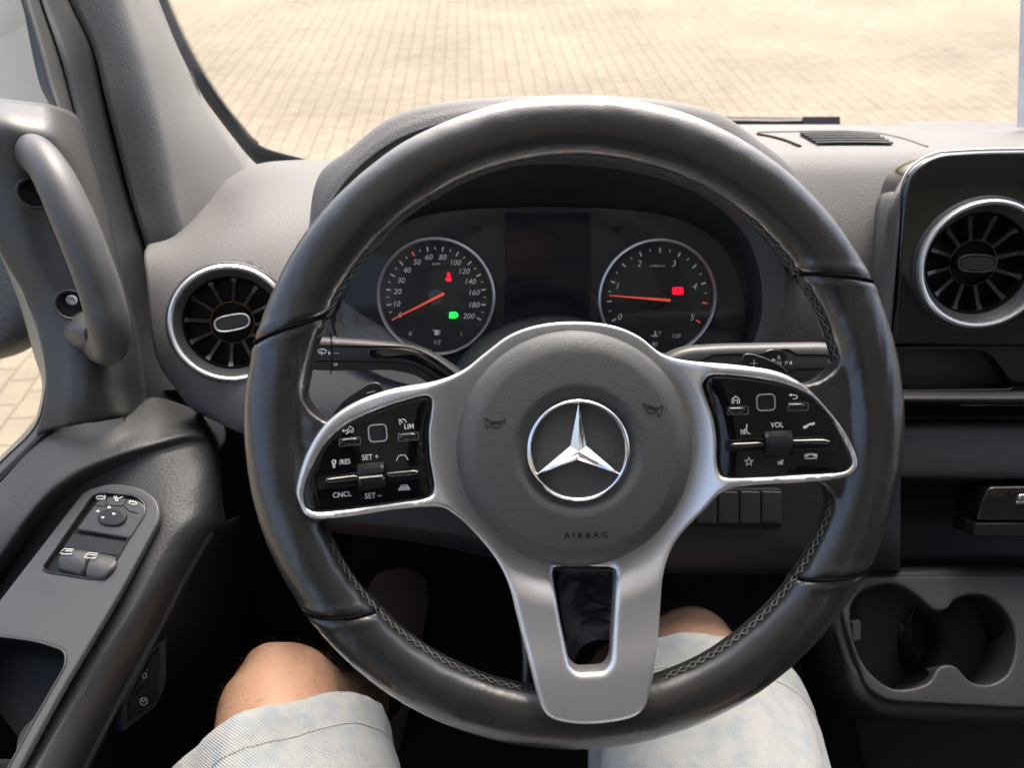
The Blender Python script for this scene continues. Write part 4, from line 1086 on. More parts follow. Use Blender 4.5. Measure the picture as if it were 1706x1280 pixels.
def outline(mb, pts, w=.9, h=.0003, rad=3):
    c = np.mean(pts, axis=0); h0 = hat(*c)+h
    L = fillet(pts, rad); s = abs(fw.px(c[0]+1, c[1])[0]-fw.px(c[0], c[1])[0]); ribbon(mb, fw.pxs(L, h=h0), fw, w*s, lambda u, v: HP(u, v)+h, True, .0006)
def build_pod(P, T, sq, b1, b2, bar, thumb, rot):
    b = btn('touch_pad', rect(*T(*sq[:2]), sq[2], sq[3], rot), M['button'], P, .0006, .0008, .002, 8)
    ed = MB(); outline(ed, rect(*T(*sq[:2]), sq[2], sq[3], rot), 1.6, .0012, 8); ed.build('pad_rim', M['satin'], b)
    for x, y, w, h in (b1, b2):
        k = btn('push_button', rect(*T(x, y), w, h, rot), M['piano'], P, .0022, .0014, .004, 2.5)
        e = MB(); c = T(x, y); 
        outline(e, rect(c[0]+1.5, c[1], w+3, h+2, rot), .45, .0002, 3); e.build('button_gap', M['satin'], k)
    # recessed channel, two rocker bars and a knurled roller
    x0, y0, x1, y1, hh = bar
    A, B = np.array(T(x0, y0)), np.array(T(x1, y1)); c = (A+B)/2; L = np.linalg.norm(B-A); ra = math.degrees(math.atan2(-(B-A)[1], (B-A)[0]))
    ch = btn('rocker_channel', rect(c[0], c[1], L, hh, ra), M['black'], P, .0003, .0003, .002, 5)
    e = MB(); outline(e, rect(c[0], c[1], L, hh, ra), .4, .0006, 5); e.build('channel_edge', M['dark'], ch)
    th_ = np.array(T(thumb[0], thumb[1])); d = (B-A)/L
    for s_, E_ in ((-1, A), (1, B)):
        inner = th_+d*s_*(thumb[2]/2+1); outer = E_-d*s_*7; cc = (inner+outer)/2; LL = abs(np.dot(outer-inner, d))
        btn('rocker', rect(cc[0], cc[1], LL, hh*.52, ra), M['piano'], P, .0036, .0022, .005, 3)
    h0 = hat(*th_); u, v = fw.px(th_[0], th_[1], h0+.003); s = abs(fw.px(th_[0]+1, th_[1])[0]-fw.px(th_[0], th_[1])[0])
    ax = Vector((math.cos(math.radians(ra)), math.sin(math.radians(ra)))); wv = thumb[2]/2*s; rr_ = thumb[3]/2*s
    bz = btn('roller_bezel', rect(th_[0], th_[1], thumb[2]+5, thumb[3]+4, ra), M['black'], P, .0012, .0008, .003, 4)
    rm = MB(); nn = Vector((-ax.y, ax.x)); nseg = 20; nx = 14; V = []; F = []
    two = thumb[4]
    for i in range(nx+1):
        x = -wv+2*wv*i/nx; e_ = 1-.16*abs(2*i/nx-1)**4
        for j in range(nseg+1):
            a = math.pi*j/nseg; rk = rr_*e_*(1.0+(.03 if (j % 2) else 0)) 
            y = math.cos(a)*rk; z = math.sin(a)*rk*.62
            if two and abs(j-nseg/2) < 1.6: z -= rr_*.14
            V.append(fw.P(u+ax.x*x+nn.x*y, v+ax.y*x+nn.y*y, h0+.0005+z))
    F = [(i*(nseg+1)+j, (i+1)*(nseg+1)+j, (i+1)*(nseg+1)+j+1, i*(nseg+1)+j+1) for i in range(nx) for j in range(nseg)]
    F += [tuple(range(nseg+1))[::-1], tuple(nx*(nseg+1)+j for j in range(nseg+1))]
    ro = mesh('roller', V, F, M['knurl'], P, True, 25)
    # knurl ribs
    kb_ = MB()
    for i in range(1, 18):
        x = -wv*.86+2*wv*.86*i/18; pts = []
        for j in range(nseg+1):
            a = math.pi*(.08+.84*j/nseg); z = math.sin(a)*rr_*.64
            if two and abs(j-nseg/2) < 1.6: z -= rr_*.14
            y = math.cos(a)*rr_*1.02; pts.append(fw.P(u+ax.x*x+nn.x*y, v+ax.y*x+nn.y*y, h0+.0006+z))
        kb_.tube(pts, .00028, 4)
    kb_.build('knurling', M['dark'], P)
    if two:
        tt = MB(); tt.tube([fw.P(u+ax.x*x+nn.x*rr_*.02, v+ax.y*x+nn.y*rr_*.02, h0+.0005+rr_*.60) for x in (-wv*.9, 0, wv*.9)], .0006, 6); tt.build('roller_ridge', M['satin'], P)
build_pod(podL, lL, (795,437,30,28), (540,512,31,11), (1058,468,30,11), (285,870,1200,785,20), (740,822,42,40,True), 5)
build_pod(podR, lR, (572,545,30,27), (335,612,31,11), (823,580,30,11), (245,905,1130,862,20), (680,885,43,38,False), 2)
H2 = lambda u, v: HP(u, v)
wl = MB(); T = lL
def Ts(T, *p): return [T(*q) for q in p]
def put(mb, T, s_, x, y, cap, rot, sx=.92): c = T(x, y); letters(mb, fw, s_, c[0], c[1], cap, .0004, rot, 0, sx, H2, .008)
put(wl, T, 'SET +', 730, 648, 8.6, 4); put(wl, T, 'SET –', 757, 990, 8.6, 4); put(wl, T, 'CNCL', 482, 980, 8.2, 3); put(wl, T, '/RES', 503, 690, 8.0, 4, .82); put(wl, T, 'LIM', 1075, 375, 8.2, 3)
strokes(wl, fw, [Ts(T,(545,432),(530,428),(524,408),(552,375),(580,400),(578,430),(562,430),(562,410),(545,410),(545,432)), Ts(T,(490,415),(520,415),(535,428),(525,442),(510,440))], 1.1, .0004, H2)
fillpoly(wl, fw, Ts(T,(478,415),(500,402),(500,428)), .0004, H2)
strokes(wl, fw, [[T(1020+30*math.cos(math.radians(a)), 342-30*math.sin(math.radians(a))) for a in range(0, 250, 25)], Ts(T,(980,312),(1020,345))], 1.2, .0004, H2)
strokes(wl, fw, [[T(408+17*math.cos(math.radians(a)), 692-17*math.sin(math.radians(a))) for a in range(0, 361, 30)][:-1]+[T(425,692)], Ts(T,(400,710),(402,745)), Ts(T,(416,710),(414,745)), Ts(T,(408,690),(412,694))], 1.3, .0004, H2)
strokes(wl, fw, [Ts(T,(962,682),(985,635)), Ts(T,(1066,675),(1038,630)), Ts(T,(992,634),(1034,632)), Ts(T,(980,945),(1008,900)), Ts(T,(1084,938),(1056,896)), Ts(T,(1006,902),(1058,898)), Ts(T,(1000,918),(1064,914)), Ts(T,(992,930),(1072,925)), Ts(T,(985,943),(1080,937))], 1.2, .0004, H2)
wl.build('lettering', M['ink'], podL, smooth=False)
wl = MB(); T = lR
put(wl, T, 'VOL', 660, 728, 8.2, 1)
strokes(wl, fw, [Ts(T,(308,552),(293,552),(293,518),(322,494),(352,516),(352,552),(336,552),(336,525),(308,525),(308,552)), Ts(T,(775,484),(815,484),(828,500),(815,516),(790,517)),
   [T(430+(38 if k % 2 == 0 else 15)*math.sin(math.pi*k/5), 1032-(38 if k % 2 == 0 else 15)*math.cos(math.pi*k/5)) for k in range(10)]+[T(430,994)],
   Ts(T,(888,1005),(990,1003)), Ts(T,(415,722),(412,750),(404,770),(418,780),(414,795),(442,803)), Ts(T,(398,762),(398,805)), Ts(T,(384,768),(386,805)), Ts(T,(366,768),(370,805)), Ts(T,(670,1058),(715,1015))], 1.25, .0004, H2)
fillpoly(wl, fw, Ts(T,(756,483),(780,470),(780,496)), .0004, H2)
fillpoly(wl, fw, Ts(T,(665,1028),(680,1028),(708,1012),(708,1058),(680,1048),(665,1048)), .0004, H2)
fillpoly(wl, fw, Ts(T,(870,750),(880,735),(900,732),(905,725),(935,712),(945,715),(965,705),(972,715),(965,728),(945,735),(938,728),(912,742),(908,752),(885,762)), .0004, H2)
fillpoly(wl, fw, Ts(T,(880,985),(890,968),(915,962),(960,962),(988,968),(992,985),(985,992),(962,990),(955,978),(918,979),(912,991),(888,993)), .0004, H2)
wl.build('lettering', M['ink'], podR, smooth=False)
# shift paddles
FPd = Frame(fw.P(0, 0, -.018), fw.n, ex=fw.ex)
pl = plate('shift_paddle', M['button'], [FPd.pxs([tuple(p) for p in cr([(556,700),(568,672),(594,652),(618,638),(634,641),(641,660),(660,700),(620,720)], 4, True)])], FPd, r=.0012, depth=.003, g=.005, parent=wh, back=True)
mk = MB(); strokes(mk, FPd, [[(611,655),(625,652)]], 1.4, .0004); mk.build('minus_sign', M['ink'], pl, smooth=False)
pr_ = plate('shift_paddle', M['button'], [FPd.pxs([tuple(p) for p in cr([(1236,600),(1242,590),(1256,590),(1282,599),(1310,616),(1318,650),(1240,650),(1234,620)], 4, True)])], FPd, r=.0012, depth=.003, g=.005, parent=wh, back=True)
mk = MB(); strokes(mk, FPd, [[(1250,605.5),(1262,605.5)], [(1256,599.5),(1256,611.5)]], 1.0, .0004); mk.build('plus_sign', M['ink'], pr_, smooth=False)
# ================================================================== driver's door
door = empty('driver_door', (-.42,.35,-.6), 'dark grey driver door with armrest, window switches and glazed window', 'door')
S2a = [(-40,300),(-14,340),(10,400),(43,492),(66,548),(77,610),(77,650),(59,712),(0,772),(-80,850)]
S2b = [(-20,235),(8,315),(41,402),(66,472),(89,531),(103,590),(107,632),(99,679),(84,712),(0,803),(-80,885)]
S2a = [(-60,230)]+S2a
da = (.665,.66,.66,.66,.66,.66,.66,.655,.65,.64,.62)
sa = [W(x, y, d) for (x, y), d in zip(S2a, da)]; sb_ = [W(x, y, d-.012) for (x, y), d in zip(S2b, da)]
smid = [(a+b)/2-(a+b).normalized()*.008 for a, b in zip(sa, sb_)]
surf('window_frame', M['trim'], [sa, smid, sb_], door, nu=6, nv=5)
S1 = [(-80,240),(-60,310),(-30,360),(0,423),(33,508),(56,590),(70,640),(62,690),(52,708),(-4,765),(-84,842)]
s1 = [W(x, y, d+.035) for (x, y), d in zip(S1, da)]
surf('glass_channel', M['paint'], [s1, [a*1.002 for a in sa]], door, nu=6, nv=3)
MB().tube(cr([tuple(b*1.0) for b in sb_], 6), .0030, 8).build('door_seal', M['rubber'], door)
MB().tube(cr([tuple(b*.999) for b in sa], 6), .0011, 6).build('channel_seal', M['rubber'], door)
surf('outer_frame', M['body'], [[W(-120,-70,.84), W(-20,-70,.83), W(34,-70,.80)], [W(-120,60,.84), W(-10,60,.83), W(56,60,.80)], [W(-120,190,.84), W(10,190,.83), W(96,190,.80)]], door, thick=.01)
mesh('door_glass', [(-.485,-.9,-.50),(-.485,.80,-.56),(-.47,.50,.50),(-.47,-.9,.50)], [(0,1,2,3)], M['glass'], door, False)
A = [(-60,872,.60),(0,805,.62),(86,718,.64),(165,703,.65),(213,692,.665),(255,662,.70),(330,684,.74),(374,701,.765)]
B = [(-60,930,.585),(0,868,.59),(80,785,.60),(150,742,.615),(215,722,.635),(275,702,.66),(338,712,.70),(376,730,.735)]
C_ = [(-60,1000,.58),(0,925,.58),(48,858,.580),(100,806,.59),(165,768,.605),(250,738,.625),(325,722,.650),(366,752,.685)]
C2 = [(-60,1035,.60),(0,962,.60),(52,888,.600),(108,826,.605),(178,782,.615),(262,752,.630),(338,738,.652),(367,765,.68)]
Dd = [(-60,1062,.603),(0,990,.603),(58,912,.606),(118,845,.612),(185,800,.618),(270,768,.625),(345,752,.645),(368,785,.675)]
F = [(-60,1400,.475),(20,1292,.505),(108,1150,.535),(178,1030,.560),(246,910,.583),(295,850,.600),(348,800,.630),(370,818,.668)]
G = [(0,1420,.470),(75,1262,.505),(150,1132,.535),(222,1020,.560),(284,920,.585),(330,862,.605),(358,835,.635),(372,842,.675)]
Hh = [(60,1420,.50),(118,1275,.530),(190,1140,.560),(258,1022,.585),(310,936,.605),(350,880,.625),(366,866,.66),(376,866,.70)]
I_ = [(70,1440,.56),(128,1300,.585),(200,1160,.61),(266,1040,.63),(315,950,.65),(352,890,.665),(368,878,.70),(376,876,.74)]
dpo = surf('door_panel', M['door'], [[W(*p) for p in r] for r in (A, B, C_, C2, Dd, F, G, Hh, I_)], door, nu=10, nv=10)
CUPW = [(-160,1056),(0,1057),(72,1066),(122,1083),(123,1114),(64,1216),(18,1306),(-160,1306)]
hole(dpo, lambda x, y: bool(inside(np.array([[x, y]]), [CUPW])[0]))
# glossy little lip that follows the armrest
MB().tube(cr([tuple(W(x, y, d)) for x, y, d in ((350,885,.640),(300,970,.632),(262,1045,.62),(205,1150,.602),(150,1255,.585),(110,1340,.575))], 6), .0042, 10).build('armrest_lip', M['trim'], door)
rows = [[W(-60,1400,.60), W(110,1330,.61), W(200,1160,.63), W(268,1040,.65), W(318,950,.67), W(356,885,.69), W(400,860,.80)],
        [W(20,1500,.72), W(165,1330,.70), W(240,1190,.70), W(300,1070,.71), W(345,980,.73), W(385,900,.77), W(420,900,.86)],
        [W(120,1600,.85), W(240,1400,.83), W(300,1250,.83), W(355,1120,.84), W(392,1020,.87), W(410,950,.90), W(430,940,.92)],
        [W(200,1700,1.0), W(330,1500,.98), W(385,1320,1.0), W(405,1180,1.02), W(412,1080,1.02), W(420,1000,1.02), W(435,980,1.02)]]
surf('lower_panel', M['dark'], rows, door, nu=5, nv=5)
FB = Frame(W(240,1130,.645), (.80,-.35,.45))
bp = plate('lock_panel', M['dark'], [FB.pxs(fillet([(278,1062),(278,1140),(262,1178),(205,1222),(206,1160),(246,1088)], 5))], FB, r=.0015, depth=.02, g=.006, parent=door)
b1 = plate('lock_button', M['black'], [FB.pxs(fillet([(265,1076),(265,1122),(224,1158),(216,1160),(250,1094)], 3))], FB, r=.001, depth=.004, g=.004, parent=bp, h0=.002)
b2 = plate('lock_button', M['black'], [FB.pxs(fillet([(264,1128),(262,1166),(212,1202),(213,1168)], 3))], FB, r=.001, depth=.004, g=.004, parent=bp, h0=.002)
mk = MB(); strokes(mk, FB, [[(234,1124),(240,1121),(242,1127),(237,1132),(234,1124)], [(242,1115),(243,1117)]], 1.2, .0025); mk.build('lock_symbol', M['gink'], b1, smooth=False)
mk = MB(); strokes(mk, FB, [arc(237,1169,6,0,360,14)[:-1]+[arc(237,1169,6,0,360,14)[0]], [(233,1166),(237,1170),(241,1166)]], 1.3, .0025); mk.build('lock_symbol', M['gink'], b2, smooth=False)
FR_D = None
P1, P2, P3 = W(140,822,.609), W(268,862,.592), W(40,1255,.503)
nD = (P1-P3).cross(P2-P3); nD = nD if nD.dot(-P1) > 0 else -nD
FD = Frame(P1, nD, ex=P2-P1)
PLT = fillet([(146,822),(190,809),(240,817),(268,838),(272,868),(200,1002),(110,1152),(30,1300),(-160,1300),(-160,1230),(0,1013)], [14,24,24,22,26,40,40,0,0,10,40])
WELL = fillet([(77,952),(127,881),(160,832),(178,825),(232,831),(248,845),(246,858),(193,950),(176,966),(160,969),(86,957)], [5,40,10,14,14,7,7,30,12,6,8])
CUP = fillet([(-160,1066),(0,1063),(70,1072),(116,1088),(117,1112),(60,1212),(12,1302),(-160,1302)], [0,20,30,12,14,30,0,0])
# the cup reaches below the plate: cut it in the door panel by sinking a dark dish lip just above the pad
cp = plate('switch_console', M['handle'], [FD.pxs(PLT), FD.pxs(WELL), FD.pxs(CUP)], FD, r=.0016, depth=.005, g=.006, parent=door, h0=.0055)
cp['label'] = 'smooth grey switch console of the armrest'
plate('console_floor', M['black'], [FD.pxs(fillet([(70,960),(160,818),(250,830),(256,860),(190,975)], 5))], FD, r=.0005, depth=.002, g=.01, parent=cp, h0=.0028)
cl_ = FD.pxs(fillet([(-160,1060),(0,1060),(71,1069),(118,1086),(120,1113),(61,1215),(14,1306),(-160,1306)], [0,20,30,12,14,30,0,0]))
cc_ = np.mean(cl_, axis=0); vs = []
for k_, hh_ in ((1, .004), (.97, -.008), (.85, -.024), (.70, -.030)): vs += [FD.P(*(cc_+(np.array(p)-cc_)*k_), hh_) for p in cl_]
n_ = len(cl_); mesh('pull_cup', vs, [(j*n_+i, j*n_+(i+1) % n_, (j+1)*n_+(i+1) % n_, (j+1)*n_+i) for j in range(3) for i in range(n_)]+[tuple(3*n_+i for i in range(n_))], M['black'], cp)
cu = rev('cup_plug', M['dark'], FD, [(.017,-.03),(.016,-.018),(0,-.0175)], cp, 48, *FD.px(40,1225))
bz = MB(); bz.tube([FD.P(u, v, .0058) for u, v in FD.pxs(WELL)], .0008, 6, closed=True); bz.build('chrome_edge', M['vane'], cp)
bz = MB(); bz.tube([FD.P(u, v, .0056) for u, v in FD.pxs(CUP)][6:-3], .0007, 6); bz.build('cup_edge', M['trim'], cp)
mp_ = plate('mirror_controls', M['trim'], [FD.pxs(fillet([(127,883),(163,835),(179,828),(231,834),(244,846),(243,857),(217,898)], [2,8,10,10,6,8,2]), h=.006)], FD, r=.0014, depth=.010, g=.004, parent=cp, h0=.0068)
plate('recess_slope', M['dark'], [FD.pxs([(122,889),(214,902),(200,928),(104,915)], h=.003)], FD, H=lambda u, v: .0036, r=.0008, depth=.001, g=.006, parent=cp)
plate('mirror_joystick', M['dark'], [FD.pxs([tuple(p) for p in cr([(163,868),(166,855),(180,847),(198,848),(209,856),(210,864),(204,873),(192,877),(172,875)], 4, True)], h=.008)], FD, r=.0016, depth=.003, g=.002, parent=mp_, h0=.0088)
gl = MB()
for p in ([(153,846),(183,850),(186,834)], [(183,848),(212,849),(222,833)], [(214,849),(222,858),(237,861)]): strokes(gl, FD, [p], .8, .0072)
gl.build('button_gap', M['groove'], mp_, smooth=False)
rk = lambda x, y: (60+x/6.4, 800+y/6.4)
sy = MB()
for p in ([(845,322),(866,352),(822,350)], [(700,382),(738,366),(738,395)], [(922,410),(880,395),(882,425)], [(778,462),(755,440),(800,440)]): fillpoly(sy, FD, [rk(*q_) for q_ in p], .0092)
sy.build('arrow_marks', M['ink'], mp_, smooth=False)
sy = MB()
strokes(sy, FD, [[rk(690,235), rk(705,215), rk(745,212), rk(785,222), rk(782,242), rk(740,242), rk(700,242)], [rk(790,205), rk(778,245)], [rk(880,215), rk(905,265), rk(925,262), rk(905,215), rk(880,215)], [rk(925,240), rk(975,218)], [rk(1045,260), rk(1045,290)], [rk(1050,265), rk(1110,275), rk(1125,290), rk(1110,302), rk(1060,295)]], 1.3, .0074)
sy.build('mirror_marks', M['ink'], mp_, smooth=False)
def HS(cx, cy):
    u0, v0 = FD.px(cx, cy, .008)
    return lambda u, v: .0095-.9*((v-v0)**2)/.025-.0
for i, pts in enumerate(([(93,950),(95,934),(104,919),(116,912),(152,917),(136,961)], [(153,918),(186,922),(195,930),(192,944),(178,964),(164,967),(138,962)])):
    s_ = plate('window_switch', M['trim'], [FD.pxs(fillet(pts, 5), h=.008)], FD, H=HS(145,940), r=.003, depth=.010, g=.003, parent=cp)
    sy = MB(); o = (0,0) if i == 0 else (255,42)
    strokes(sy, FD, [[rk(x+o[0], y+o[1]) for x, y in ((355,812),(385,785),(480,792))], [rk(x+o[0], y+o[1]) for x, y in ((395,806),(470,812))], [rk(x+o[0], y+o[1]) for x, y in ((340,825),(370,842),(455,842),(465,828))]], 1.05, .0105)
    sy.build('window_symbol', M['ink'], s_, smooth=False)
# exterior mirror seen through the glass
mr = MB(); c0 = W(-130,440,1.02); vs = []
nu_, nv_ = 40, 24
for j in range(nv_+1):
    for i in range(nu_):
        a = 2*math.pi*i/nu_; b = math.pi*(j/nv_-.5); f = lambda t: math.copysign(abs(t)**.55, t)
        vs.append(c0+CR*(.172*f(math.cos(a))*f(math.cos(b)))+CU*(.135*f(math.sin(b)))+CF*(.05*f(math.sin(a))*f(math.cos(b))))
mrr = empty('wing_mirror', tuple(c0), 'speckled dark housing of the outside mirror beyond the door glass', 'mirror')
mesh('mirror_housing', vs, [(j*nu_+i, j*nu_+(i+1) % nu_, (j+1)*nu_+(i+1) % nu_, (j+1)*nu_+i) for j in range(nv_) for i in range(nu_)], M['speck'], mrr)
MB().box(c0+CR*.14-CU*.02, (.03,0,0), (0,.03,0), (0,0,.02)).build('mirror_arm', M['dark'], mrr)

# ================================================================== the driver
who = empty('person', (.03,-.1,-.66), 'seated driver with bare knees in pale denim shorts, legs under the wheel', 'person')
hipL, hipR = Vector((-.055,-.16,-.64)), Vector((.125,-.16,-.64))
kL = W(466,1182,.668); kR = W(1158,1118,.70)
footL, footR = Vector((-.19,.60,-1.03)), Vector((.13,.64,-1.03))
ankL, ankR = footL+Vector((0,-.07,.045)), footR+Vector((0,-.07,.045))
mb = MB()
def limb(pts, rad, sx=1.0, n=24):
    p = cr([tuple(q) for q in pts], 8); r = [float(a[0]) for a in cr([(q,) for q in rad], 8)]; mb.tube(p, r, n, sx=sx)
for hip, k, a, f in ((hipL, kL, ankL, footL), (hipR, kR, ankR, footR)):
    th = (k-hip)
    down = (a-k).normalized()
    limb([hip, hip+th*.35, hip+th*.7, hip+th*.88, k+th.normalized()*.012, k+th.normalized()*.034], [.082,.076,.064,.058,.052,.030])
    calf = k+(a-k)*.3+Vector((0,-.022,0))
    limb([k+Vector((0,.004,.012)), k+(a-k)*.10+Vector((0,.002,0)), calf, k+(a-k)*.6+Vector((0,-.012,0)), a], [.050,.050,.054,.042,.034])
    # kneecap
    kc = k+th.normalized()*.028+Vector((0,0,.018))
    vs = [kc+Vector((.030*math.cos(t)*math.cos(b), .026*math.sin(t)*math.cos(b), .028*math.sin(b))) for b in [math.pi*(j/10-.5) for j in range(11)] for t in [2*math.pi*i/16 for i in range(16)]]
    mb.add(vs, [(j*16+i, j*16+(i+1) % 16, (j+1)*16+(i+1) % 16, (j+1)*16+i) for j in range(10) for i in range(16)])
    limb([a, f+Vector((0,-.02,.01)), f+Vector((0,.09,-.01)), f+Vector((0,.15,-.015))], [.030,.026,.022,.014])
limb([hipL+Vector((-.02,0,.02)), (hipL+hipR)/2+Vector((0,-.02,.03)), hipR+Vector((.02,0,.02))], [.09,.115,.09])
limb([Vector((.035,-.17,-.62)), Vector((.035,-.27,-.42)), Vector((.035,-.34,-.18)), Vector((.035,-.37,-.03)), Vector((.035,-.38,.05)), Vector((.035,-.38,.12))], [.115,.12,.13,.11,.055,.05])
limb([Vector((-.13,-.36,-.04)), Vector((.035,-.37,-.04)), Vector((.20,-.36,-.04))], [.06,.08,.06])
limb([Vector((-.15,-.36,-.04)), Vector((-.25,-.36,-.26)), Vector((-.27,-.30,-.44)), Vector((-.26,-.16,-.62))], [.05,.045,.038,.028])
limb([Vector((.22,-.36,-.04)), Vector((.32,-.36,-.26)), Vector((.34,-.30,-.44)), Vector((.33,-.16,-.62))], [.05,.045,.038,.028])
vs = [Vector((.035,-.37,.22))+Vector((.075*math.cos(t)*math.cos(b), .095*math.sin(t)*math.cos(b), .12*math.sin(b))) for b in [math.pi*(j/14-.5) for j in range(15)] for t in [2*math.pi*i/20 for i in range(20)]]
mb.add(vs, [(j*20+i, j*20+(i+1) % 20, (j+1)*20+(i+1) % 20, (j+1)*20+i) for j in range(14) for i in range(20)])
sh_ = MB()
_mb = mb; mb = sh_
limb([Vector((.035,-.17,-.60)), Vector((.035,-.27,-.42)), Vector((.035,-.34,-.18)), Vector((.035,-.37,-.03)), Vector((.035,-.38,.04)), Vector((.035,-.38,.10))], [.128,.138,.148,.125,.075,.064])
limb([Vector((-.14,-.36,-.04)), Vector((.035,-.37,-.04)), Vector((.21,-.36,-.04))], [.072,.095,.072])
limb([Vector((-.15,-.36,-.04)), Vector((-.25,-.36,-.26)), Vector((-.27,-.30,-.44)), Vector((-.26,-.22,-.54))], [.066,.060,.052,.044])
limb([Vector((.22,-.36,-.04)), Vector((.32,-.36,-.26)), Vector((.34,-.30,-.44)), Vector((.33,-.22,-.54))], [.066,.060,.052,.044])
mb = _mb
voxel('shirt', sh_, M['shirt'], who, .006, 8)  # unseen; added dark, with high collar, to keep skin out of reflections
hv = [Vector((.035,-.385,.245))+Vector((.082*math.cos(t)*math.cos(b), .100*math.sin(t)*math.cos(b), .118*math.sin(b))) for b in [math.pi*(j/14-.5) for j in range(15)] for t in [2*math.pi*i/24 for i in range(24)]]
hf = [(j*24+i, j*24+(i+1) % 24, (j+1)*24+(i+1) % 24, (j+1)*24+i) for j in range(14) for i in range(24)]
hf = [f for f in hf if sum(hv[i].z for i in f)/4 > .285 or sum(hv[i].y for i in f)/4 < -.40]
mesh('hair', hv, hf, M['shirt'], who)  # unseen; added dark to tone down the head in reflections
body = voxel('body', mb, M['skin'], who, .005, 14)
_c = [v.co.copy() for v in body.data.vertices]; _n = [v.normal.copy() for v in body.data.vertices]
body.data.vertices.foreach_set('co', [x for q_, n_ in zip(_c, _n) for x in (q_+n_*(.0011*noise.noise(q_*45)+.0005*noise.noise(q_*140)))])
body.data.update()
# leg hair: fine bent strands over knees and shins
hb = MB(); bm_ = body.data; vv = np.array([v.co[:] for v in bm_.vertices]); nn_ = np.array([v.normal[:] for v in bm_.vertices])
sel = [i for i in range(len(vv)) if vv[i, 1] > .26 and vv[i, 2] > -.95]
for i in rng.choice(sel, min(len(sel), 3600), replace=False):
    p = Vector(vv[i]); n = Vector(nn_[i])
    kdist = min((p-kL).length, (p-kR).length); top = (p.z > -.60)
    if top and n.z > .75 and rng.random() < .75: continue
    d = (n*.8+Vector((rng.normal(0,.5), rng.normal(0,.5), -.35+rng.normal(0,.4)))).normalized()
    L = rng.uniform(.006,.013); c = Vector((rng.normal(0,1), rng.normal(0,1), rng.normal(0,1)))*L*.25
    hb.tube([p, p+d*L*.5+c*.5, p+d*L-Vector((0,0,.3*L))+c*.4], [.00010,.00009,.00004], 3, caps=False)
hb.build('leg_hair', M['hair'], who)
# shorts: two flared legs with turned hems and a seat
SHV = []; SHF = []; SHU = []
def shortleg(hip, k, cuff_t, rc, tilt, seed):
    global SHV, SHF, SHU
    ax = (k-hip).normalized(); Lk = (k-hip).length; up = Vector((0,0,1)); side = ax.cross(up).normalized(); up2 = side.cross(ax)
    n = 96; ts = [cuff_t-.010, cuff_t-.0005, cuff_t, cuff_t-.002, cuff_t-.010, cuff_t-.022, cuff_t-.030, cuff_t-.045]+[cuff_t-.045-(cuff_t-.045)*q/14 for q in range(1, 15)]
    rs = [-.0035, -.003, 0, .0022, .0030, .0026, .0012, .0020]+[.002]*14
    b = len(SHV)
    for j, (t, dr) in enumerate(zip(ts, rs)):
        q = max(0, 1-t/cuff_t)
        for i in range(n):
            a = 2*math.pi*i/n
            w = .0070*noise.noise(Vector((math.cos(a)*2.2+seed, math.sin(a)*2.2, t*11)))+.0022*math.sin(6*a+seed+t*30)*max(0, 1-(cuff_t-t)/.12)*.5+.0016*noise.noise(Vector((math.cos(a)*7+seed, math.sin(a)*7, t*26)))
            w += .0010*math.sin(a*2+seed)*(1 if j < 8 else .5)
            r_ = rc[0]+(rc[1]-rc[0])*q+dr+w
            fr_w = rc[2]; 
            hem = tilt*math.cos(a-math.pi/2)*0+.0008*noise.noise(Vector((a*22, seed, 0)))
            t2 = t+hem+rc[3]*math.cos(a)*(1-q)
            SHV.append(hip+ax*t2+side*(r_*fr_w*math.cos(a))+up2*(r_*math.sin(a)))
            SHU.append((a*.085, t2))
    for j in range(len(ts)-1):
        for i in range(n):
            SHF.append((b+j*n+i, b+j*n+(i+1) % n, b+(j+1)*n+(i+1) % n, b+(j+1)*n+i))
    return ax, side, up2, n, b
LL = (kL-hipL).length; LR_ = (kR-hipR).length
iL = shortleg(hipL, kL, LL-.045, (.082,.105,1.10,.010), 0, 3.0)
iR = shortleg(hipR, kR, LR_-.016, (.082,.108,1.12,.0), 0, 11.0)
m_ = MB(); m_.tube([hipL+Vector((-.04,-.02,.0)), hipL, (hipL+hipR)/2+Vector((0,-.02,.0)), hipR, hipR+Vector((.04,-.02,0))], [.085,.112,.128,.112,.085], 32)
b = len(SHV); SHV += m_.v; SHU += [(v.x, v.y) for v in m_.v]; SHF += [tuple(i+b for i in f) for f in m_.f]
o = mesh('shorts', SHV, SHF, M['denim'], who, True, None, SHU); o['label'] = 'pale washed denim shorts with frayed hems'
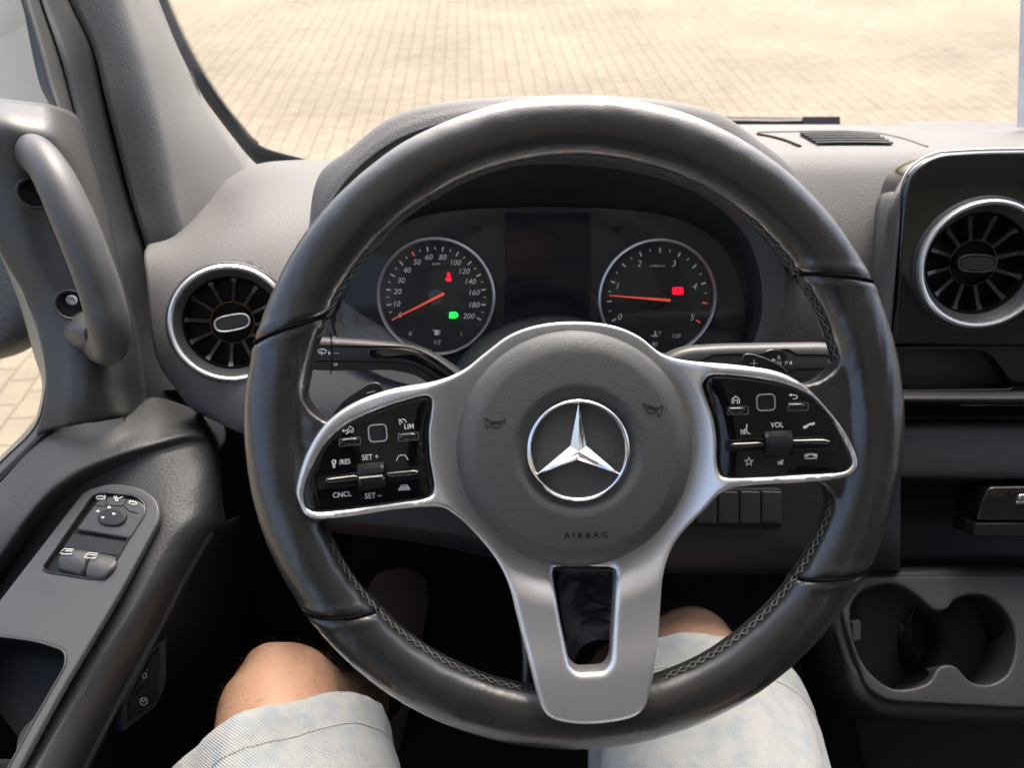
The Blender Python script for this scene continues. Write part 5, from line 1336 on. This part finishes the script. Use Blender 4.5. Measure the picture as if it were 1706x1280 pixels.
bm = bmesh.new(); bm.from_mesh(o.data); bmesh.ops.recalc_face_normals(bm, faces=bm.faces); bm.to_mesh(o.data); bm.free()
# hem thread
for (ax, side, up2, n, b) in (iL, iR):
    hm = MB()
    ring = [Vector(SHV[b+6*n+i]) for i in range(n)]; c = sum(ring, Vector())/n
    for i in range(0, n):
        p, q_ = ring[i], ring[(i+1) % n]
        for f0 in (0.0, .5):
            A1 = p.lerp(q_, f0+.06); A2 = p.lerp(q_, f0+.42); off = (p-c).normalized()*.0009
            hm.tube([A1+off*.4, (A1+A2)/2+off, A2+off*.4], .00035, 4)
    hm.build('hem_stitching', M['hemthread'], o)
for k_, a_ in ((kL, ankL), (kR, ankR)):
    MB().tube(cr([tuple(k_+(a_-k_)*.80+Vector((0,-.006,0))), tuple(k_+(a_-k_)*.9+Vector((0,-.003,0))), tuple(a_), tuple(a_+Vector((0,.03,-.03)))], 6), [.041]*6+[.039]*6+[.039]*7, 24).build('sock', M['shirt'], who)
for f, nm in ((footL, 'shoe'), (footR, 'shoe')):
    vs = []; prof = [(-.11,.036,.07),(-.06,.045,.105),(0,.048,.105),(.06,.052,.088),(.12,.054,.066),(.17,.044,.05),(.19,.020,.03)]
    for y, w_, h_ in prof:
        for i in range(20):
            a = 2*math.pi*i/20; vs.append(f+Vector((w_*math.cos(a), y, -.045+h_*.5+(h_*.55)*math.sin(a))))
    m = len(prof); o2 = mesh(nm, vs, [(i*20+k, i*20+(k+1) % 20, (i+1)*20+(k+1) % 20, (i+1)*20+k) for i in range(m-1) for k in range(20)]+[tuple(range(20)), tuple((m-1)*20+k for k in range(20))[::-1]], M['shoe'] if f is footL else M['shoe2'], who)

lc = MB()
for k in range(6):
    y0 = footR.y-.005+.019*k; zt = footR.z-.045+.112-.0052*k
    lc.tube([Vector((footR.x-.026, y0, zt-.012)), Vector((footR.x-.010, y0+.004*(-1)**k, zt+.001)), Vector((footR.x+.010, y0-.004*(-1)**k, zt+.001)), Vector((footR.x+.026, y0, zt-.012))], .0028, 6)
lc.build('shoe_lace', M['thread'], who)
